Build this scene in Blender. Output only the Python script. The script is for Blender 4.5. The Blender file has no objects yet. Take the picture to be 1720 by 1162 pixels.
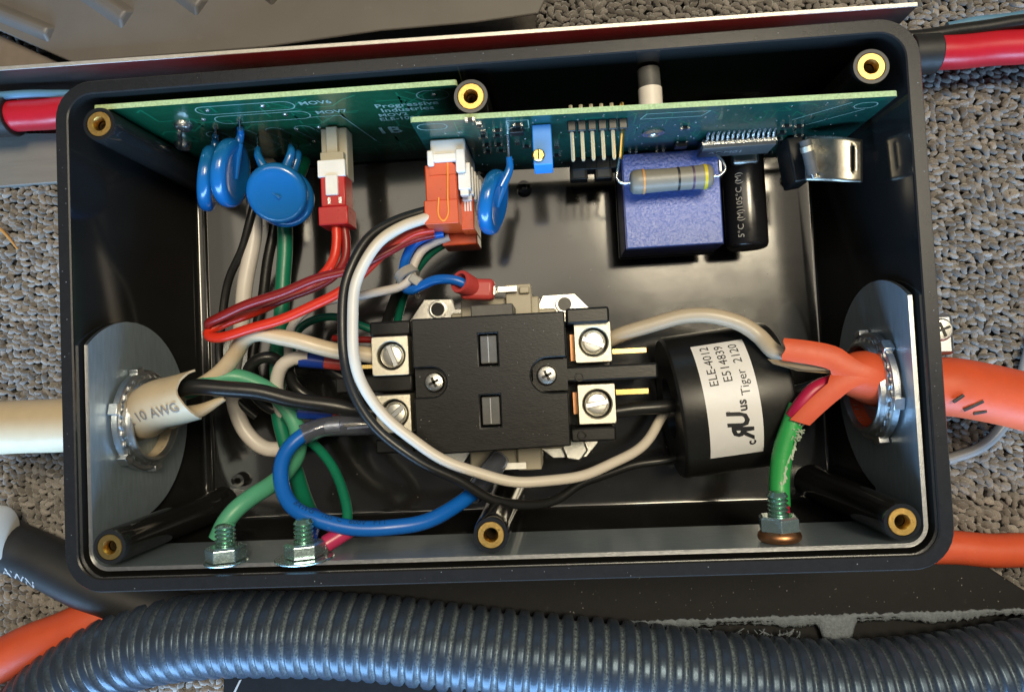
import bpy, bmesh, math, random
import numpy as np
from mathutils import Vector, Matrix

random.seed(7)
np.random.seed(7)
sc = bpy.context.scene
COL = sc.collection
S = 0.01                      # everything below is written in centimetres

# ------------------------------------------------------------------ camera
FPX = 1162.29                 # focal length in pixels of the 1720 px wide photograph
CAM = Vector((2.2062, -1.7797, 27.0793))
ROT = Matrix(((0.99655188, -0.0474024, -0.0680982),
              (0.04986389, 0.99814565, 0.03491212),
              (0.06631701, -0.03818738, 0.99706759)))
cd = bpy.data.cameras.new('camera')
cd.sensor_width = 36.0
cd.lens = FPX / 1720 * 36
cd.clip_start = 0.005
cd.clip_end = 50
cam = bpy.data.objects.new('camera', cd)
COL.objects.link(cam)
cam.matrix_world = Matrix.Translation(CAM * S) @ ROT.transposed().to_4x4()
sc.camera = cam

# ------------------------------------------------------------------ light
w = bpy.data.worlds.new('World')
sc.world = w
w.use_nodes = True
bg = w.node_tree.nodes['Background']
bg.inputs['Color'].default_value = (0.85, 0.92, 1.0, 1)
bg.inputs['Strength'].default_value = 0.09


def area(name, loc, target, sx, sy, power, col, spread=180):
    ld = bpy.data.lights.new(name, 'AREA')
    ld.shape = 'RECTANGLE'
    ld.size = sx * S
    ld.size_y = sy * S
    ld.energy = power
    ld.color = col
    ld.spread = math.radians(spread)
    o = bpy.data.objects.new(name, ld)
    COL.objects.link(o)
    o.location = Vector(loc) * S
    d = Vector(target) - Vector(loc)
    o.rotation_euler = d.to_track_quat('-Z', 'Y').to_euler()
    return o


area('warm_ceiling_lamp', (29, 23, 110), (29, 23, 0), 27, 33, 8.5, (1.0, 0.86, 0.60))
area('lit_ceiling', (23, 30, 118), (23, 30, 0), 146, 52, 6.5, (1.0, 0.88, 0.69))
area('daylight_from_open_door', (-5, -82, 27), (0, -14, 2), 165, 34, 32.0, (0.36, 0.64, 1.0))

sc.view_settings.view_transform = 'Standard'
sc.view_settings.look = 'None'
sc.view_settings.exposure = 0.0
sc.view_settings.gamma = 1.0
sc.render.engine = 'CYCLES'
sc.cycles.use_denoising = True
sc.cycles.max_bounces = 8
sc.cycles.transparent_max_bounces = 8
sc.cycles.caustics_reflective = False
sc.cycles.caustics_refractive = False


# ------------------------------------------------------------------ photograph geometry
def ray(px, py):
    return ROT.transposed() @ Vector(((px - 860) / FPX, -(py - 581) / FPX, -1.0))


def at(px, py, z):
    d = ray(px, py)
    return CAM + d * ((z - CAM.z) / d.z)


def atx(px, py, x):
    d = ray(px, py)
    return CAM + d * ((x - CAM.x) / d.x)


def aty(px, py, y):
    d = ray(px, py)
    return CAM + d * ((y - CAM.y) / d.y)


# ------------------------------------------------------------------ materials
def lin(r, g, b):
    f = lambda c: (c / 255 / 12.92) if c / 255 <= 0.04045 else ((c / 255 + 0.055) / 1.055) ** 2.4
    return (f(r), f(g), f(b), 1)


def mat(name, col, rough=0.5, metal=0.0, var=0.12, vs=2.0, rvar=0.08, bump=0.0, bs=30.0, coat=0.0,
        stretch=(1, 1, 1), trans=0.0, spec=0.5, dust=0.0, dustcol=(0.35, 0.34, 0.32, 1), dscale=9.0,
        sss=0.0, ior=1.5, coatrough=0.1, bdist=0.0004):
    m = bpy.data.materials.new(name)
    m.use_nodes = True
    nt = m.node_tree
    N, L = nt.nodes, nt.links
    b = N['Principled BSDF']
    tc = N.new('ShaderNodeTexCoord')
    mp = N.new('ShaderNodeMapping')
    mp.inputs['Scale'].default_value = tuple(100 * k for k in stretch)
    L.new(tc.outputs['Object'], mp.inputs['Vector'])
    nz = N.new('ShaderNodeTexNoise')
    nz.inputs['Scale'].default_value = vs
    nz.inputs['Detail'].default_value = 6
    L.new(mp.outputs['Vector'], nz.inputs['Vector'])
    cr = N.new('ShaderNodeMix')
    cr.data_type = 'RGBA'
    d = tuple(c * (1 - var) for c in col[:3]) + (1,)
    u = tuple(min(1, c * (1 + var)) for c in col[:3]) + (1,)
    cr.inputs[6].default_value = d
    cr.inputs[7].default_value = u
    L.new(nz.outputs['Fac'], cr.inputs[0])
    out = cr.outputs[2]
    if dust > 0:
        dn = N.new('ShaderNodeTexNoise')
        dn.inputs['Scale'].default_value = dscale
        dn.inputs['Detail'].default_value = 8
        dn.inputs['Roughness'].default_value = 0.75
        L.new(mp.outputs['Vector'], dn.inputs['Vector'])
        rp = N.new('ShaderNodeMapRange')
        rp.inputs[1].default_value = 0.60
        rp.inputs[2].default_value = 0.78
        rp.inputs[4].default_value = dust
        L.new(dn.outputs['Fac'], rp.inputs[0])
        dm = N.new('ShaderNodeMix')
        dm.data_type = 'RGBA'
        dm.inputs[7].default_value = dustcol
        L.new(out, dm.inputs[6])
        L.new(rp.outputs[0], dm.inputs[0])
        out = dm.outputs[2]
    L.new(out, b.inputs['Base Color'])
    rr = N.new('ShaderNodeMapRange')
    rr.inputs[3].default_value = max(0.02, rough - rvar)
    rr.inputs[4].default_value = min(1, rough + rvar)
    rn = N.new('ShaderNodeTexNoise')
    rn.inputs['Scale'].default_value = vs * 2.3
    rn.inputs['Detail'].default_value = 5
    L.new(mp.outputs['Vector'], rn.inputs['Vector'])
    L.new(rn.outputs['Fac'], rr.inputs[0])
    L.new(rr.outputs[0], b.inputs['Roughness'])
    b.inputs['Metallic'].default_value = metal
    b.inputs['Specular IOR Level'].default_value = spec
    b.inputs['Coat Weight'].default_value = coat
    b.inputs['Coat Roughness'].default_value = coatrough
    b.inputs['Transmission Weight'].default_value = trans
    b.inputs['IOR'].default_value = ior
    if sss:
        b.inputs['Subsurface Weight'].default_value = sss
        b.inputs['Subsurface Scale'].default_value = 0.001
        b.inputs['Subsurface Radius'].default_value = (1, 0.8, 0.6)
    if bump > 0:
        bn = N.new('ShaderNodeTexNoise')
        bn.inputs['Scale'].default_value = bs
        bn.inputs['Detail'].default_value = 4
        L.new(mp.outputs['Vector'], bn.inputs['Vector'])
        bp = N.new('ShaderNodeBump')
        bp.inputs['Strength'].default_value = bump
        bp.inputs['Distance'].default_value = bdist
        L.new(bn.outputs['Fac'], bp.inputs['Height'])
        L.new(bp.outputs['Normal'], b.inputs['Normal'])
    return m


M = {}
M['abs'] = mat('black_abs_plastic', (0.014, 0.014, 0.014, 1), 0.11, var=0.2, vs=0.6, rvar=0.03, bump=0.015, bs=1.5, dust=0.04, dscale=3.5, spec=0.85)
M['abs_rim'] = mat('black_abs_rim', (0.015, 0.015, 0.016, 1), 0.25, var=0.2, vs=3, rvar=0.05, bump=0.06, bs=40, dust=0.05, dscale=12)
M['brass'] = mat('brass', (0.74, 0.48, 0.15, 1), 0.30, 1.0, var=0.12, vs=5, bump=0.2, bs=40)
M['brass_dark'] = mat('brass_bore', (0.16, 0.115, 0.06, 1), 0.35, 0.9)  # shade inside the bore put into a darker brass
M['bolt'] = mat('chromate_zinc', (0.50, 0.66, 0.66, 1), 0.26, 0.9, var=0.15, vs=4, rvar=0.1, bump=0.1, bs=25)
M['stud'] = mat('green_chromate_thread', (0.36, 0.62, 0.52, 1), 0.25, 0.9, var=0.2, vs=4)
M['zinc'] = mat('galvanised_steel', (0.36, 0.45, 0.52, 1), 0.40, 0.62, var=0.25, vs=1.6, rvar=0.1, coat=.45, coatrough=.10, bump=0.12, bs=30, stretch=(1, 1, 6), dust=0.25, dscale=5)
M['zinc_b'] = mat('bright_zinc', (0.62, 0.64, 0.66, 1), 0.36, 1.0, var=0.18, vs=4, rvar=0.1, bump=0.15, bs=25)
M['plate'] = mat('plated_steel', (0.74, 0.73, 0.68, 1), 0.32, 1.0, var=0.1, vs=6, bump=0.2, bs=50)
M['nickel'] = mat('tin_plated_lug', (0.76, 0.72, 0.60, 1), 0.42, 1.0, var=0.12, vs=9, bump=0.35, bs=45)
M['copper'] = mat('copper', (0.55, 0.27, 0.13, 1), 0.40, 1.0, var=0.3, vs=5)
M['goldtab'] = mat('brass_tab', (0.85, 0.60, 0.22, 1), 0.25, 1.0)
M['pinmetal'] = mat('pale_gold_pin', (0.86, 0.78, 0.56, 1), 0.45, 0.6, var=.06)
M['solder'] = mat('solder', (0.75, 0.75, 0.72, 1), 0.25, 1.0, bump=0.3, bs=20)
M['pcb'] = mat('green_solder_mask', (0.003, 0.052, 0.023, 1), 0.35, var=0.35, vs=3.5, coat=0.6, coatrough=0.14, bump=0.06, bs=25)
M['pcb2'] = mat('dark_green_solder_mask', (0.004, 0.042, 0.032, 1), 0.35, var=0.45, vs=5, coat=0.6, coatrough=0.16, bump=0.08, bs=30)
M['fr4'] = mat('board_edge', (0.42, 0.55, 0.28, 1), 0.7, var=0.5, vs=14, bump=0.5, bs=40)
M['silk'] = mat('silkscreen_ink', (0.19, 0.27, 0.23, 1), 0.6, var=.4, vs=12)
M['trace'] = mat('masked_copper_trace', (0.008, 0.115, 0.055, 1), 0.3, var=0.2, coat=.5)
M['specks'] = mat('pale_dust', (0.22, 0.21, 0.20, 1), 0.9, var=.3, vs=20)
M['mov'] = mat('blue_epoxy', (0.007, 0.125, 0.36, 1), 0.22, var=0.08, vs=1.5, coat=0.5, bump=0.05, bs=4)
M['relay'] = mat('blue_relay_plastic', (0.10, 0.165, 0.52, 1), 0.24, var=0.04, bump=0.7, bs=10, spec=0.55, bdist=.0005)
M['relay_s'] = mat('blue_relay_side', (0.010, 0.018, 0.085, 1), 0.4, var=0.1)  # shade on the relay's sides put into this darker blue
M['trim'] = mat('blue_trimmer', (0.035, 0.23, 0.62, 1), 0.4)
M['black'] = mat('black_plastic', (0.012, 0.012, 0.012, 1), 0.35, var=0.2, vs=3, dust=0.12, dscale=6)
M['bake'] = mat('black_phenolic', (0.0095, 0.0095, 0.0095, 1), 0.34, var=0.25, vs=1.2, rvar=0.07, bump=0.10, bs=9, dust=0.10, dscale=5, stretch=(1, 3, 1), spec=0.35)
M['greywin'] = mat('grey_armature', (0.09, 0.09, 0.088, 1), 0.5, var=0.3, vs=4, dust=0.4)
M['cap'] = mat('black_capacitor_sleeve', (0.012, 0.012, 0.014, 1), 0.2, var=0.1, spec=0.8)
M['capgold'] = mat('gold_stripe', (0.55, 0.50, 0.36, 1), 0.25, 0.6)
M['resist'] = mat('grey_resistor_coating', (0.23, 0.215, 0.18, 1), 0.42, var=0.12, vs=6, bump=0.1, bs=30)
M['white_ny'] = mat('white_nylon', (0.80, 0.76, 0.70, 1), 0.4, sss=0.2)
M['cream_ny'] = mat('cream_nylon', (0.42, 0.38, 0.29, 1), 0.4, sss=0.15, var=0.12)
M['orange_c'] = mat('orange_connector_plastic', (0.60, 0.075, 0.016, 1), 0.3, var=0.12, vs=3, sss=0.1)
M['orange_hi'] = mat('orange_rib_highlight', (0.85, 0.26, 0.03, 1), 0.35)  # highlight along the plug's rib put into a brighter orange
M['red_c'] = mat('red_connector_plastic', (0.46, 0.010, 0.010, 1), 0.3, var=0.1)
M['red_ins'] = mat('red_vinyl_insulator', (0.50, 0.065, 0.060, 1), 0.35, sss=0.1)
M['pink_ins'] = mat('pink_vinyl_insulator', (0.50, 0.035, 0.12, 1), 0.3, sss=0.1)
M['blue_ins'] = mat('blue_vinyl_insulator', (0.012, 0.05, 0.36, 1), 0.35)
M['clear'] = mat('clear_vinyl', (0.66, 0.72, 0.90, 1), 0.10, trans=0.9, var=0.03, ior=1.4)
M['clear_ny'] = mat('clear_nylon', (0.62, 0.60, 0.55, 1), 0.25, trans=0.45, var=0.1)
M['w_red'] = mat('red_wire', (0.66, 0.032, 0.012, 1), 0.32, var=0.08)
M['w_dred'] = mat('maroon_wire', (0.23, 0.012, 0.010, 1), 0.32, var=0.1)
M['w_blk'] = mat('black_wire', (0.014, 0.014, 0.014, 1), 0.34, var=0.2, dust=0.10, dscale=8, bump=0.06, bs=10)
M['w_wlp'] = mat('warm_white_wire', (0.66, 0.60, 0.51, 1), 0.38, var=0.06, dust=0.06)
M['w_wht'] = mat('white_wire', (0.66, 0.61, 0.56, 1), 0.36, var=0.06, dust=0.05)
M['w_crm'] = mat('cream_wire', (0.64, 0.52, 0.36, 1), 0.36, var=0.07, bump=0.05, bs=6, dust=0.06)
M['w_bge'] = mat('beige_wire', (0.50, 0.42, 0.31, 1), 0.36, var=0.1, dust=0.25, dustcol=(0.20, 0.15, 0.10, 1), bump=0.08, bs=8)
M['w_lgrn'] = mat('light_green_wire', (0.085, 0.36, 0.215, 1), 0.38, var=0.1, bump=0.08, bs=6)
M['w_grn'] = mat('green_wire', (0.006, 0.175, 0.095, 1), 0.36, var=0.1)
M['w_dgrn'] = mat('dark_green_wire', (0.004, 0.12, 0.075, 1), 0.36, var=0.1)
M['w_bgrn'] = mat('bright_green_wire', (0.03, 0.36, 0.085, 1), 0.36, var=0.15, bump=0.2, bs=12, dust=0.5, dustcol=(0.50, 0.62, 0.55, 1), dscale=3)
M['w_blu'] = mat('blue_wire', (0.006, 0.13, 0.56, 1), 0.30, var=0.06)
M['w_mag'] = mat('magenta_wire', (0.42, 0.010, 0.055, 1), 0.36, var=0.1)
M['j_crm'] = mat('cream_cable_jacket', (0.58, 0.475, 0.325, 1), 0.42, var=0.10, dust=0.35, dustcol=(0.22, 0.17, 0.12, 1), dscale=2.5, bump=0.06, bs=5)
M['j_org'] = mat('orange_cable_jacket', (0.62, 0.088, 0.028, 1), 0.52, var=0.14, vs=1.5, bump=0.16, bs=9, dust=0.10, dscale=7, dustcol=(0.8, 0.5, 0.4, 1))
M['j_red'] = mat('red_cable_jacket', (0.50, 0.012, 0.026, 1), 0.32, var=0.08, bump=0.05, bs=5, dust=0.06)
M['j_grey'] = mat('grey_cable_jacket', (0.30, 0.30, 0.30, 1), 0.3, var=0.1)
M['j_lblue'] = mat('pale_blue_tube', (0.10, 0.24, 0.40, 1), 0.4)
M['paper'] = mat('brown_kraft_paper', (0.23, 0.14, 0.06, 1), 0.7, var=0.3, vs=3, stretch=(1, 8, 8))
M['label'] = mat('white_label_paper', (0.78, 0.78, 0.80, 1), 0.45, var=0.04, bump=0.25, bs=2.2)
M['ink'] = mat('black_ink', (0.02, 0.02, 0.025, 1), 0.55)
M['ink_soft'] = mat('faded_ink', (0.22, 0.19, 0.16, 1), 0.6, var=.5, vs=15)
M['ink_blue'] = mat('dark_blue_print', (0.010, 0.045, 0.14, 1), 0.6)
M['ink_green'] = mat('dark_green_print', (0.004, 0.06, 0.05, 1), 0.6)
M['ink_grey'] = mat('grey_print', (0.40, 0.40, 0.40, 1), 0.6)
M['panel'] = mat('brown_grey_sheet', (0.135, 0.124, 0.115, 1), 0.45, var=0.2, vs=0.4, rvar=0.1, bump=0.06, bs=20, dust=0.15, dscale=2)
M['alu'] = mat('raw_aluminium_edge', (0.78, 0.75, 0.70, 1), 0.45, 0.85, var=0.15, vs=4, bump=0.3, bs=30)
M['alu_dark'] = mat('mill_aluminium', (0.22, 0.20, 0.19, 1), 0.40, 1.0, var=0.2, vs=0.5, stretch=(1, 1, 5), bump=0.06, bs=10)
M['greywood'] = mat('grey_board', (0.19, 0.175, 0.155, 1), 0.6, var=0.22, vs=1.2, stretch=(0.25, 2, 2), bump=0.15, bs=12)
M['tan'] = mat('tan_sheet', (0.20, 0.165, 0.14, 1), 0.6, var=0.2)
M['tape'] = mat('white_tape_roll', (0.75, 0.72, 0.66, 1), 0.5, var=0.08)
M['backing'] = mat('carpet_backing', (0.060, 0.053, 0.047, 1), 0.95, var=0.5, vs=3, bump=0.6, bs=8)
M['fuzz'] = mat('torn_felt_edge', (0.18, 0.21, 0.24, 1), 0.9, var=0.5, vs=9, bump=1.0, bs=20)
M['straw'] = mat('dry_straw', (0.50, 0.26, 0.08, 1), 0.6, var=0.25, vs=5)
M['fray'] = mat('frayed_plastic', (0.42, 0.50, 0.40, 1), 0.5)
M['film'] = mat('bent_metal_tab', (0.36, 0.34, 0.29, 1), 0.36, 1.0, var=0.3, vs=2.5, bump=0.25, bs=4)
M['matte'] = mat('matte_black', (0.008, 0.008, 0.009, 1), 0.8, var=0.3, spec=0.15)
M['plate_blk'] = mat('satin_black_sheet', (0.009, 0.009, 0.010, 1), 0.55, var=0.3, dust=.1, dscale=5, spec=0.3)
M['heat'] = mat('black_heat_shrink', (0.014, 0.014, 0.015, 1), 0.5, var=0.2)
for nm, cc in (('b_org', (0.60, 0.30, 0.10)), ('b_blk', (0.02, 0.02, 0.02)), ('b_vio', (0.08, 0.05, 0.10)), ('b_yel', (0.60, 0.48, 0.02))):
    M[nm] = mat('band_' + nm, cc + (1,), 0.4)


def conduit_mat():
    m = mat('dusty_black_conduit', (0.030, 0.040, 0.058, 1), 0.30, var=0.25, vs=3, rvar=0.1, bump=0.10, bs=12, dust=0.22, dscale=6, spec=0.6)
    nt = m.node_tree
    N, L = nt.nodes, nt.links
    b = N['Principled BSDF']
    b.inputs['Specular Tint'].default_value = (0.55, 0.76, 1.0, 1)  # cool colour of the highlights put into the specular tint
    old = b.inputs['Base Color'].links[0].from_socket
    a = N.new('ShaderNodeAttribute')
    a.attribute_name = 'groove'
    nz = N.new('ShaderNodeTexNoise')
    nz.inputs['Scale'].default_value = 1400
    nz.inputs['Detail'].default_value = 5
    tc = N.new('ShaderNodeTexCoord')
    L.new(tc.outputs['Object'], nz.inputs['Vector'])
    mr = N.new('ShaderNodeMapRange')
    mr.inputs[1].default_value = 0.3
    mr.inputs[2].default_value = 0.65
    L.new(nz.outputs['Fac'], mr.inputs[0])
    mu = N.new('ShaderNodeMath')
    mu.operation = 'MULTIPLY'
    L.new(a.outputs['Fac'], mu.inputs[0])
    L.new(mr.outputs[0], mu.inputs[1])
    mx = N.new('ShaderNodeMix')
    mx.data_type = 'RGBA'
    mx.inputs[7].default_value = (0.20, 0.245, 0.27, 1)
    L.new(old, mx.inputs[6])
    L.new(mu.outputs[0], mx.inputs[0])
    L.new(mx.outputs[2], b.inputs['Base Color'])
    return m


def carpet_mat():
    m = bpy.data.materials.new('carpet_loop_yarn')
    m.use_nodes = True
    nt = m.node_tree
    N, L = nt.nodes, nt.links
    b = N['Principled BSDF']
    a = N.new('ShaderNodeAttribute')
    a.attribute_name = 'rnd'
    cr = N.new('ShaderNodeValToRGB')
    e = cr.color_ramp.elements
    e[0].position, e[0].color = 0.0, (0.055, 0.048, 0.043, 1)
    e[1].position, e[1].color = 1.0, (0.22, 0.20, 0.182, 1)
    k = e.new(0.4); k.color = (0.105, 0.094, 0.085, 1)
    L.new(a.outputs['Fac'], cr.inputs[0])
    tc = N.new('ShaderNodeTexCoord')
    nz = N.new('ShaderNodeTexNoise')
    nz.inputs['Scale'].default_value = 2500
    L.new(tc.outputs['Object'], nz.inputs['Vector'])
    mx = N.new('ShaderNodeMix')
    mx.data_type = 'RGBA'
    mx.blend_type = 'MULTIPLY'
    mx.inputs[0].default_value = 0.8
    L.new(cr.outputs[0], mx.inputs[6])
    L.new(nz.outputs['Fac'], mx.inputs[7])
    g = N.new('ShaderNodeVectorMath')
    g.operation = 'SCALE'
    g.inputs['Scale'].default_value = 2.5
    L.new(mx.outputs[2], g.inputs[0])
    L.new(g.outputs[0], b.inputs['Base Color'])
    b.inputs['Roughness'].default_value = 0.95
    b.inputs['Specular IOR Level'].default_value = 0.15
    b.inputs['Sheen Weight'].default_value = 0.6
    bp = N.new('ShaderNodeBump')
    bp.inputs['Strength'].default_value = 0.6
    bp.inputs['Distance'].default_value = 0.0003
    L.new(nz.outputs['Fac'], bp.inputs['Height'])
    L.new(bp.outputs['Normal'], b.inputs['Normal'])
    return m


M['conduit'] = conduit_mat()
M['carpet'] = carpet_mat()

# ------------------------------------------------------------------ mesh helpers
ORG = {}


def basis(axis):
    a = Vector(axis).normalized()
    t = Vector((0, 0, 1)) if abs(a.z) < 0.9 else Vector((1, 0, 0))
    u = a.cross(t).normalized()
    return a, u, a.cross(u).normalized()


def rotz(d):
    return Matrix.Rotation(math.radians(d), 3, 'Z')


class MB:
    def __init__(self):
        self.v, self.f, self.m = [], [], []

    def add(self, vs, fs, m=0):
        o = len(self.v)
        self.v += [Vector(x) for x in vs]
        self.f += [tuple(i + o for i in f) for f in fs]
        self.m += [m] * len(fs)
        return self

    def box(self, c, s, rot=None, m=0, taper=1.0):
        c = Vector(c)
        vs = []
        for sz in (-1, 1):
            k = taper if sz > 0 else 1
            for sx, sy in ((-1, -1), (1, -1), (1, 1), (-1, 1)):
                p = Vector((sx * s[0] / 2 * k, sy * s[1] / 2 * k, sz * s[2] / 2))
                vs.append(c + (rot @ p if rot else p))
        return self.add(vs, [(0, 3, 2, 1), (4, 5, 6, 7), (0, 1, 5, 4), (1, 2, 6, 5), (2, 3, 7, 6), (3, 0, 4, 7)], m)

    def box2(self, a, b, m=0):
        a, b = Vector(a), Vector(b)
        return self.box((a + b) / 2, [abs(b[i] - a[i]) for i in range(3)], None, m)

    def lathe(self, prof, o, axis, n=32, m=0, cap0=False, cap1=False, wob=None):
        o = Vector(o)
        a, u, v = basis(axis)
        vs, fs = [], []
        for (t, r) in prof:
            for i in range(n):
                th = 2 * math.pi * i / n
                k = r * (wob(th) if wob else 1)
                vs.append(o + a * t + u * (k * math.cos(th)) + v * (k * math.sin(th)))
        for j in range(len(prof) - 1):
            for i in range(n):
                i2 = (i + 1) % n
                fs.append((j * n + i, j * n + i2, (j + 1) * n + i2, (j + 1) * n + i))
        if cap0:
            fs.append(tuple(range(n - 1, -1, -1)))
        if cap1:
            k = (len(prof) - 1) * n
            fs.append(tuple(k + i for i in range(n)))
        return self.add(vs, fs, m)

    def cyl(self, p0, p1, r0, r1=None, n=20, m=0):
        p0, p1 = Vector(p0), Vector(p1)
        d = p1 - p0
        return self.lathe([(0, r0), (d.length, r0 if r1 is None else r1)], p0, d, n, m, True, True)

    def tube(self, pts, r, n=12, m=0, caps=True):
        fr = frames(pts)
        vs, fs = [], []
        for k, (p, t, u, v) in enumerate(fr):
            rr = r(k / (len(fr) - 1)) if callable(r) else r
            for i in range(n):
                th = 2 * math.pi * i / n
                vs.append(p + u * (rr * math.cos(th)) + v * (rr * math.sin(th)))
        for j in range(len(fr) - 1):
            for i in range(n):
                i2 = (i + 1) % n
                fs.append((j * n + i, j * n + i2, (j + 1) * n + i2, (j + 1) * n + i))
        if caps:
            fs.append(tuple(range(n - 1, -1, -1)))
            k = (len(fr) - 1) * n
            fs.append(tuple(k + i for i in range(n)))
        return self.add(vs, fs, m)

    def prism(self, poly, ext, m=0):
        n = len(poly)
        ext = Vector(ext)
        p = [Vector(q) for q in poly]
        nr = Vector((0, 0, 0))
        for i in range(n):
            nr += p[i].cross(p[(i + 1) % n])
        if nr.dot(ext) < 0:
            p = p[::-1]
        vs = p + [q + ext for q in p]
        fs = [tuple(range(n - 1, -1, -1)), tuple(range(n, 2 * n))]
        fs += [(i, (i + 1) % n, n + (i + 1) % n, n + i) for i in range(n)]
        return self.add(vs, fs, m)

    def build(self, name, mats, parent=None, smooth=35, bevel=0.0, seg=2, attr=None):
        if not isinstance(mats, (list, tuple)):
            mats = [mats]
        if parent is not None:
            org = ORG[parent.name]
        else:
            xs = np.array([tuple(q) for q in self.v])
            org = Vector(((xs[:, 0].min() + xs[:, 0].max()) / 2, (xs[:, 1].min() + xs[:, 1].max()) / 2, xs[:, 2].min()))
        me = bpy.data.meshes.new(name)
        me.from_pydata([tuple((q - org) * S) for q in self.v], [], self.f)
        for mm in mats:
            me.materials.append(M[mm] if isinstance(mm, str) else mm)
        if len(mats) > 1:
            me.polygons.foreach_set('material_index', self.m)
        if smooth:
            me.polygons.foreach_set('use_smooth', [True] * len(me.polygons))
            me.set_sharp_from_angle(angle=math.radians(smooth))
        if attr is not None:
            al = me.attributes.new(attr[0], 'FLOAT', 'POINT')
            al.data.foreach_set('value', attr[1])
        me.validate()
        me.update()
        ob = bpy.data.objects.new(name, me)
        COL.objects.link(ob)
        if parent is not None:
            ob.parent = parent
        else:
            ob.location = org * S
        ORG[ob.name] = org
        if bevel:
            bv = ob.modifiers.new('bevel', 'BEVEL')
            bv.width = bevel * S
            bv.segments = seg
            bv.limit_method = 'ANGLE'
            bv.angle_limit = math.radians(40)
        return ob


def tag(o, label, cat, group=None, kind=None):
    if label:
        o['label'] = label
    if cat:
        o['category'] = cat
    if group:
        o['group'] = group
    if kind:
        o['kind'] = kind
    return o


def thing(name, label, cat, org, group=None):
    o = bpy.data.objects.new(name, None)
    o.empty_display_size = 0.01
    COL.objects.link(o)
    o.location = Vector(org) * S
    ORG[o.name] = Vector(org)
    return tag(o, label, cat, group)


def frames(pts):
    pts = [Vector(p) for p in pts]
    out = []
    u = None
    n = len(pts)
    for i in range(n):
        t = (pts[min(i + 1, n - 1)] - pts[max(i - 1, 0)]).normalized()
        if u is None:
            z = Vector((0, 0, 1))
            u = z - t * z.dot(t)
            if u.length < 0.2:
                u = Vector((0, 1, 0)) - t * t.y
            u.normalize()
        else:
            u = (u - t * u.dot(t)).normalized()
        out.append((pts[i], t, u, t.cross(u)))
    return out


def spline(cp, step=0.14):
    cp = [Vector(p) for p in cp]
    if len(cp) == 2:
        cp = [cp[0], (cp[0] + cp[1]) / 2, cp[1]]
    P = [cp[0] * 2 - cp[1]] + cp + [cp[-1] * 2 - cp[-2]]
    dense = []
    for i in range(1, len(P) - 2):
        p0, p1, p2, p3 = P[i - 1:i + 3]
        t0 = 0
        t1 = t0 + max(1e-4, (p1 - p0).length) ** 0.5
        t2 = t1 + max(1e-4, (p2 - p1).length) ** 0.5
        t3 = t2 + max(1e-4, (p3 - p2).length) ** 0.5
        for k in range(16):
            t = t1 + (t2 - t1) * k / 16
            A1 = p0 * ((t1 - t) / (t1 - t0)) + p1 * ((t - t0) / (t1 - t0))
            A2 = p1 * ((t2 - t) / (t2 - t1)) + p2 * ((t - t1) / (t2 - t1))
            A3 = p2 * ((t3 - t) / (t3 - t2)) + p3 * ((t - t2) / (t3 - t2))
            B1 = A1 * ((t2 - t) / (t2 - t0)) + A2 * ((t - t0) / (t2 - t0))
            B2 = A2 * ((t3 - t) / (t3 - t1)) + A3 * ((t - t1) / (t3 - t1))
            dense.append(B1 * ((t2 - t) / (t2 - t1)) + B2 * ((t - t1) / (t2 - t1)))
    dense.append(cp[-1])
    d = np.array([tuple(q) for q in dense])
    s = np.concatenate([[0], np.cumsum(np.linalg.norm(np.diff(d, axis=0), axis=1))])
    n = max(4, int(s[-1] / step))
    q = np.linspace(0, s[-1], n + 1)
    return [Vector((np.interp(k, s, d[:, 0]), np.interp(k, s, d[:, 1]), np.interp(k, s, d[:, 2]))) for k in q]


def pxs(pts):
    return [at(*p) if isinstance(p, tuple) else p for p in pts]


def wire(name, label, cat, pts, r, m, group=None, n=14, step=0.14, parent=None):
    path = spline(pxs(pts), step)
    ph = [random.uniform(0, 6.28) for _ in range(4)]
    for k, q in enumerate(path):
        e = min(1, k / 6, (len(path) - 1 - k) / 6) * .022
        q.x += e * math.sin(k * step * 2.1 + ph[0]); q.y += e * math.sin(k * step * 2.7 + ph[1]); q.z += e * math.sin(k * step * 1.7 + ph[2])
    ob = MB().tube(path, r, n).build(name, m, parent, smooth=60)
    if parent is None:
        tag(ob, label, cat, group)
    return ob, path


# ---- text as flat mesh, bent onto a surface by a mapping function
_dg = None


def text2d(s, size, align='LEFT', bold=0.0):
    cu = bpy.data.curves.new('t', 'FONT')
    cu.body = s
    cu.size = size
    cu.align_x = align
    cu.align_y = 'CENTER'
    cu.resolution_u = 2
    cu.offset = bold
    ob = bpy.data.objects.new('t', cu)
    COL.objects.link(ob)
    dg = bpy.context.evaluated_depsgraph_get()
    me = bpy.data.meshes.new_from_object(ob.evaluated_get(dg))
    vs = [(q.co.x, q.co.y) for q in me.vertices]
    fs = [tuple(p.vertices) for p in me.polygons]
    bpy.data.objects.remove(ob)
    bpy.data.curves.remove(cu)
    bpy.data.meshes.remove(me)
    return vs, fs


def put_text(s, size, fn, name, m, parent, align='LEFT', bold=0.0):
    vs, fs = text2d(s, size, align, bold)
    b = MB()
    b.add([fn(x, y) for x, y in vs], fs)
    return b.build(name, m, parent, smooth=0)


def plane_fn(o, ux, uy):
    o, ux, uy = Vector(o), Vector(ux), Vector(uy)
    return lambda x, y: o + ux * x + uy * y


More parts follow.
